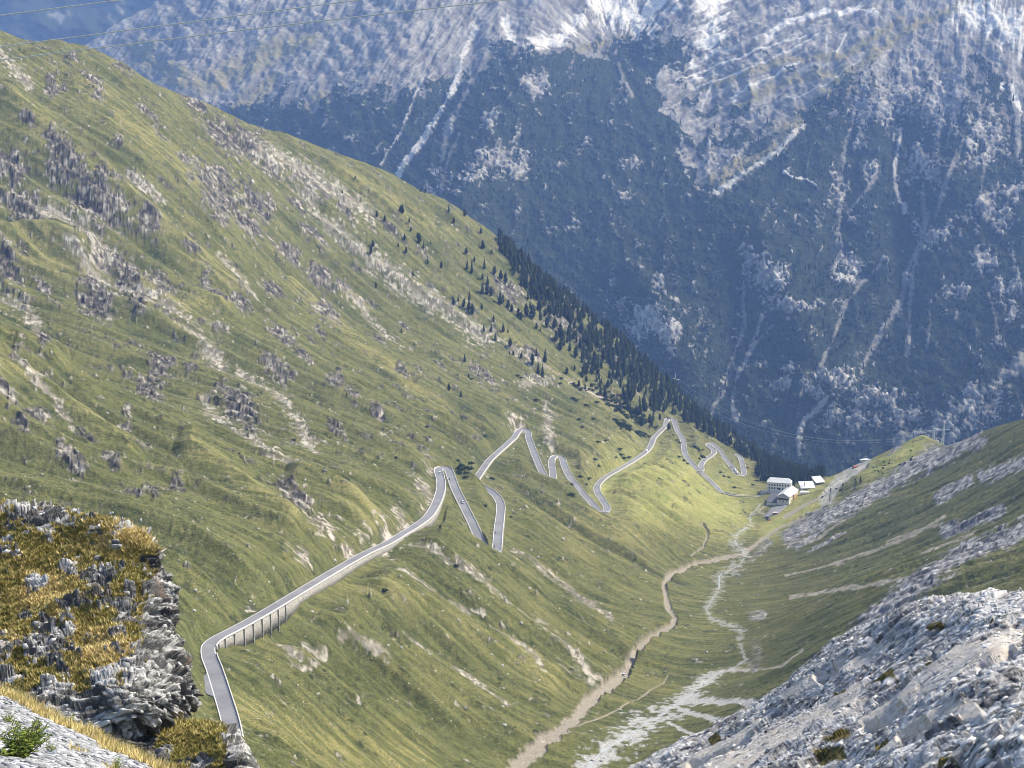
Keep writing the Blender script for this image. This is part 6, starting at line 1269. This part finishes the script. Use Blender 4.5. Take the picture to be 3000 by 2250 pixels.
def grass_mat(name, a, b, c):
    n = NT(name, .9, .1); t = n.sep(n.attr('mask_a').outputs['Color'])[0]; return n.done(n.ramp(t, [(0, a), (.5, b), (1, c)]))
MG = grass_mat('dry_grass_blades', (.19, .19, .05), (.44, .36, .12), (.82, .65, .31))
Q, Nn, rock, U, V, yel = cq
p, nn, r_, c_ = pick(Q, Nn, 24000, (1 - rock) ** 2)
yy = yel[r_, c_]; tufts('dry_grass', p, nn, (.11 + .18 * rg.rand(len(p))), rg, MG, np.clip(.34 + .55 * yy + .28 * rg.randn(len(p)), 0, 1))
Q, Nn, rock, U, V, yel = cq2
p, nn, r_, c_ = pick(Q, Nn, 5000, (1 - rock) ** 1.5)
tufts('dry_grass', p, nn, .11 + .15 * rg.rand(len(p)), rg, MG, np.clip(.3 + .25 * yel[r_, c_] + .25 * rg.randn(len(p)), 0, 1))
p, nn, _, _ = pick(cq[0], cq[1], 2600, .25 + cq[2]); chips('crag_rubble', p, nn, (.05 + .22 * rg.rand(len(p)) ** 3), .5, rg, chip_mat('crag_stone', (.26, .255, .24), (.70, .69, .66)), rg.rand(len(p)))
# straw-coloured fringe along the edge of the scree and small tufts in it
us = rg.rand(2600) ** 1.0; ri = np.clip((170 * .062 + 6 * rg.rand(2600) ** 2 * 2).astype(int), 0, 169); ci = (us * 259).astype(int)
tufts('dry_grass', SPd[ri, ci], SN[ri, ci], .07 + .09 * rg.rand(2600), rg, MG, np.clip(.75 + .25 * rg.randn(2600), 0, 1), wide=.07)
p, nn, _, _ = pick(SPd, SN, 500, (fbm3(SPd, 1.2, 2, 430) > .45) + 1e-4)
tufts('dry_grass', p, nn, .06 + .07 * rg.rand(len(p)), rg, MG, np.clip(.7 + .3 * rg.randn(len(p)), 0, 1), wide=.07)
# leafy plants in the scree
ML = grass_mat('leafy_green', (.05, .085, .016), (.13, .19, .035), (.34, .36, .07))
M_STEM = plain('plant_stem', (.16, .17, .05), .8)
def leafy_plant(u, v, size, n_st, label, lite):
    k = np.argmin((proj(SPd)[0] - u) ** 2 + (proj(SPd)[1] - v) ** 2); base = SPd.reshape(-1, 3)[k]
    root = empty('leafy_plant', base); tag(root, label, 'plant', 'leafy plants in the scree')
    V = []; F = []; T = []; st = MB()
    for s in range(n_st):
        a = rg.rand() * 6.283; lean = .2 + .8 * rg.rand(); h = size * (.6 + .5 * rg.rand())
        tip = np.array([math.cos(a) * lean * h, math.sin(a) * lean * h, h * (1.15 - .5 * lean)]); b0 = np.array([math.cos(a), math.sin(a), 0]) * size * .12 * rg.rand()
        st.bar(b0, b0 + tip, .006 * size / .3, .003 * size / .3, 4)
        for q in range(16):
            t = .15 + .85 * (q + rg.rand()) / 16; p0 = b0 + tip * t; w = rg.rand() * 6.283
            d = np.array([math.cos(w), math.sin(w), .25 + .5 * rg.rand()]); d /= np.linalg.norm(d); sd_ = np.cross(d, (0, 0, 1)); L = size * (.34 - .18 * t) * (.7 + .6 * rg.rand())
            i = len(V); V += [p0, p0 + d * L * .5 + sd_ * L * .17, p0 + d * L - np.array([0, 0, L * .25]), p0 + d * L * .5 - sd_ * L * .17]; F.append((i, i + 1, i + 2, i + 3)); tt_ = np.clip(lite + .25 * rg.randn(), 0, 1); T += [tt_] * 4
    T = np.array(T); mesh_np('leaves', np.array(V), F, mat=ML, parent=root, smooth=False, attrs={'mask_a': np.stack([T, T, T, np.ones_like(T)], -1)})
    st.build('stems', M_STEM, root)
for a in [(60,2225,.42,26,'largest green leafy plant, spilling over the slate chips in the corner',.45),(95,2190,.36,20,'dark green upright plant behind the large one on the slate',.3),(48,2060,.26,16,'green plant on the straw edge of the slate, under the crag',.45),(205,2140,.26,14,'yellow-green plant with curled fronds on the edge of the slate',.75),(262,2168,.2,10,'small yellow-green plant right of the white stone',.7),(143,2208,.16,8,'pale thin plant beside the bluish stone',.75),(338,2258,.18,10,'small plant low on the slate near the crag foot',.6),(25,2120,.18,9,'yellowing plant low on the upper slate',.8)]: leafy_plant(*a)
# two larger loose stones in the scree
M_WST = plain('white_stone', (.62, .61, .58), .85, .2, .12, 6); M_BST = plain('bluish_stone', (.30, .33, .37), .85, .2, .15, 6)
def put_on_scree(o, u, v, dz=.0):
    k = np.argmin((proj(SPd)[0] - u) ** 2 + (proj(SPd)[1] - v) ** 2); o.location = SPd.reshape(-1, 3)[k] + np.array([0, 0, dz])
o = boulder_mesh('stone', .075, M_WST, 1, None, (1, .6, .5)); put_on_scree(o, 203, 2146, .03); tag(o, 'smooth white stone lying on the upper edge of the slate chips', 'stone')
o = boulder_mesh('stone', .075, M_BST, 2, None, (1, .7, .6)); put_on_scree(o, 148, 2212, .03); tag(o, 'bluish grey stone sunk in the slate chips beside the large plant', 'stone')
# three bright cables overhead
M_CAB = plain('bare_cable', (.80, .78, .66), .5, .5, .05, 1)
def cable(name, pts, r, label, group=None, n=40, sag=0):
    P = unproj(*np.array(pts, float).T); q = np.linspace(0, len(P) - 1, n); C = np.stack([np.interp(q, np.arange(len(P)), P[:, k]) for k in range(3)], -1)
    s = np.linspace(-1, 1, n); C[:, 2] -= sag * (1 - s * s)
    mb = MB()
    for k in range(n - 1): mb.bar(C[k], C[k + 1], r, None, 6)
    o = mb.build(name, M_CAB); return tag(o, label, 'cable', group)
CG = 'cables strung overhead'
cable('overhead_cable', [(-1300,228,88),(0,45,80),(350,0,78),(1900,-190,70)], .034, 'shortest bright cable, crossing the far blue range at the very top', CG)
cable('overhead_cable', [(-1300,291,88),(0,137,80),(1050,0,74),(2500,-170,66)], .034, 'middle bright cable, passing just over the grassy summit knob', CG)
cable('overhead_cable', [(-1300,305,88),(0,176,80),(740,84,76),(1480,0,72),(2800,-130,66)], .034, 'lowest and longest bright cable, crossing the grassy ridge', CG)
# ------------------------------------------------------------------ air, light, camera
def build_air():
    m = bpy.data.materials.new('haze'); m.use_nodes = True; t = m.node_tree; t.nodes.clear()
    o = t.nodes.new('ShaderNodeOutputMaterial'); v = t.nodes.new('ShaderNodeVolumePrincipled')
    v.inputs['Color'].default_value = HAZE_COL; v.inputs['Density'].default_value = HAZE_DEN
    v.inputs['Absorption Color'].default_value = (1, 1, 1, 1); v.inputs['Anisotropy'].default_value = .0
    t.links.new(v.outputs[0], o.inputs['Volume'])
    zt = max(FM[..., 2].max(), dm[..., 2].max()) + 15; zb = min(gz_final.min(), FM[..., 2].min(), dm[..., 2].min()) - 1
    x0, x1, y0, y1, z0, z1 = -6500, 6500, -300, 11500, zb, zt; print('air', z0, z1)
    b = MB(); b.box(((x0 + x1) / 2, (y0 + y1) / 2, (z0 + z1) / 2), (x1 - x0, y1 - y0, z1 - z0))
    tag(b.build('haze', m), kind='stuff')
EXPOSURE = 0.9; DENOISE = True
HAZE_COL = (.28, .47, 1.0, 1); HAZE_DEN = 0.7e-4
SUN_AZ, SUN_EL = math.radians(74), math.radians(49)       # azimuth clockwise from the view direction
w = bpy.data.worlds.new('World'); SC.world = w; w.use_nodes = True
bg = w.node_tree.nodes['Background']; sky = w.node_tree.nodes.new('ShaderNodeTexSky'); sky.sky_type = 'NISHITA'; sky.sun_disc = False
sky.sun_elevation = SUN_EL; sky.sun_rotation = SUN_AZ; sky.altitude = 2000; sky.air_density = .7; sky.dust_density = 4.5; sky.ozone_density = .6
w.node_tree.links.new(sky.outputs[0], bg.inputs[0]); bg.inputs[1].default_value = .15
sd = bpy.data.lights.new('sun', 'SUN'); sd.energy = 3.0; sd.angle = math.radians(6); sd.color = (1, .94, .84)
so = bpy.data.objects.new('sun', sd); COL.objects.link(so)
from mathutils import Vector
ds = Vector((math.sin(SUN_AZ) * math.cos(SUN_EL), math.cos(SUN_AZ) * math.cos(SUN_EL), math.sin(SUN_EL)))
so.rotation_euler = ds.to_track_quat('Z', 'Y').to_euler(); so.location = ds * 3000
build_air()
cd_ = bpy.data.cameras.new('camera'); cam = bpy.data.objects.new('camera', cd_); COL.objects.link(cam)
cd_.sensor_width = 36; cd_.lens = 36 * F / 3000; cd_.clip_start = .5; cd_.clip_end = 40000
cam.rotation_euler = (math.radians(90) + PITCH, 0, 0); SC.camera = cam
SC.view_settings.view_transform = 'Standard'; SC.view_settings.look = 'None'; SC.view_settings.exposure = EXPOSURE; SC.view_settings.gamma = 1
SC.cycles.use_denoising = DENOISE; SC.cycles.max_bounces = 4; SC.cycles.diffuse_bounces = 2; SC.cycles.volume_bounces = 1
SC.cycles.filter_width = .9; SC.cycles.transparent_max_bounces = 4; SC.cycles.use_adaptive_sampling = True; SC.cycles.adaptive_threshold = .02
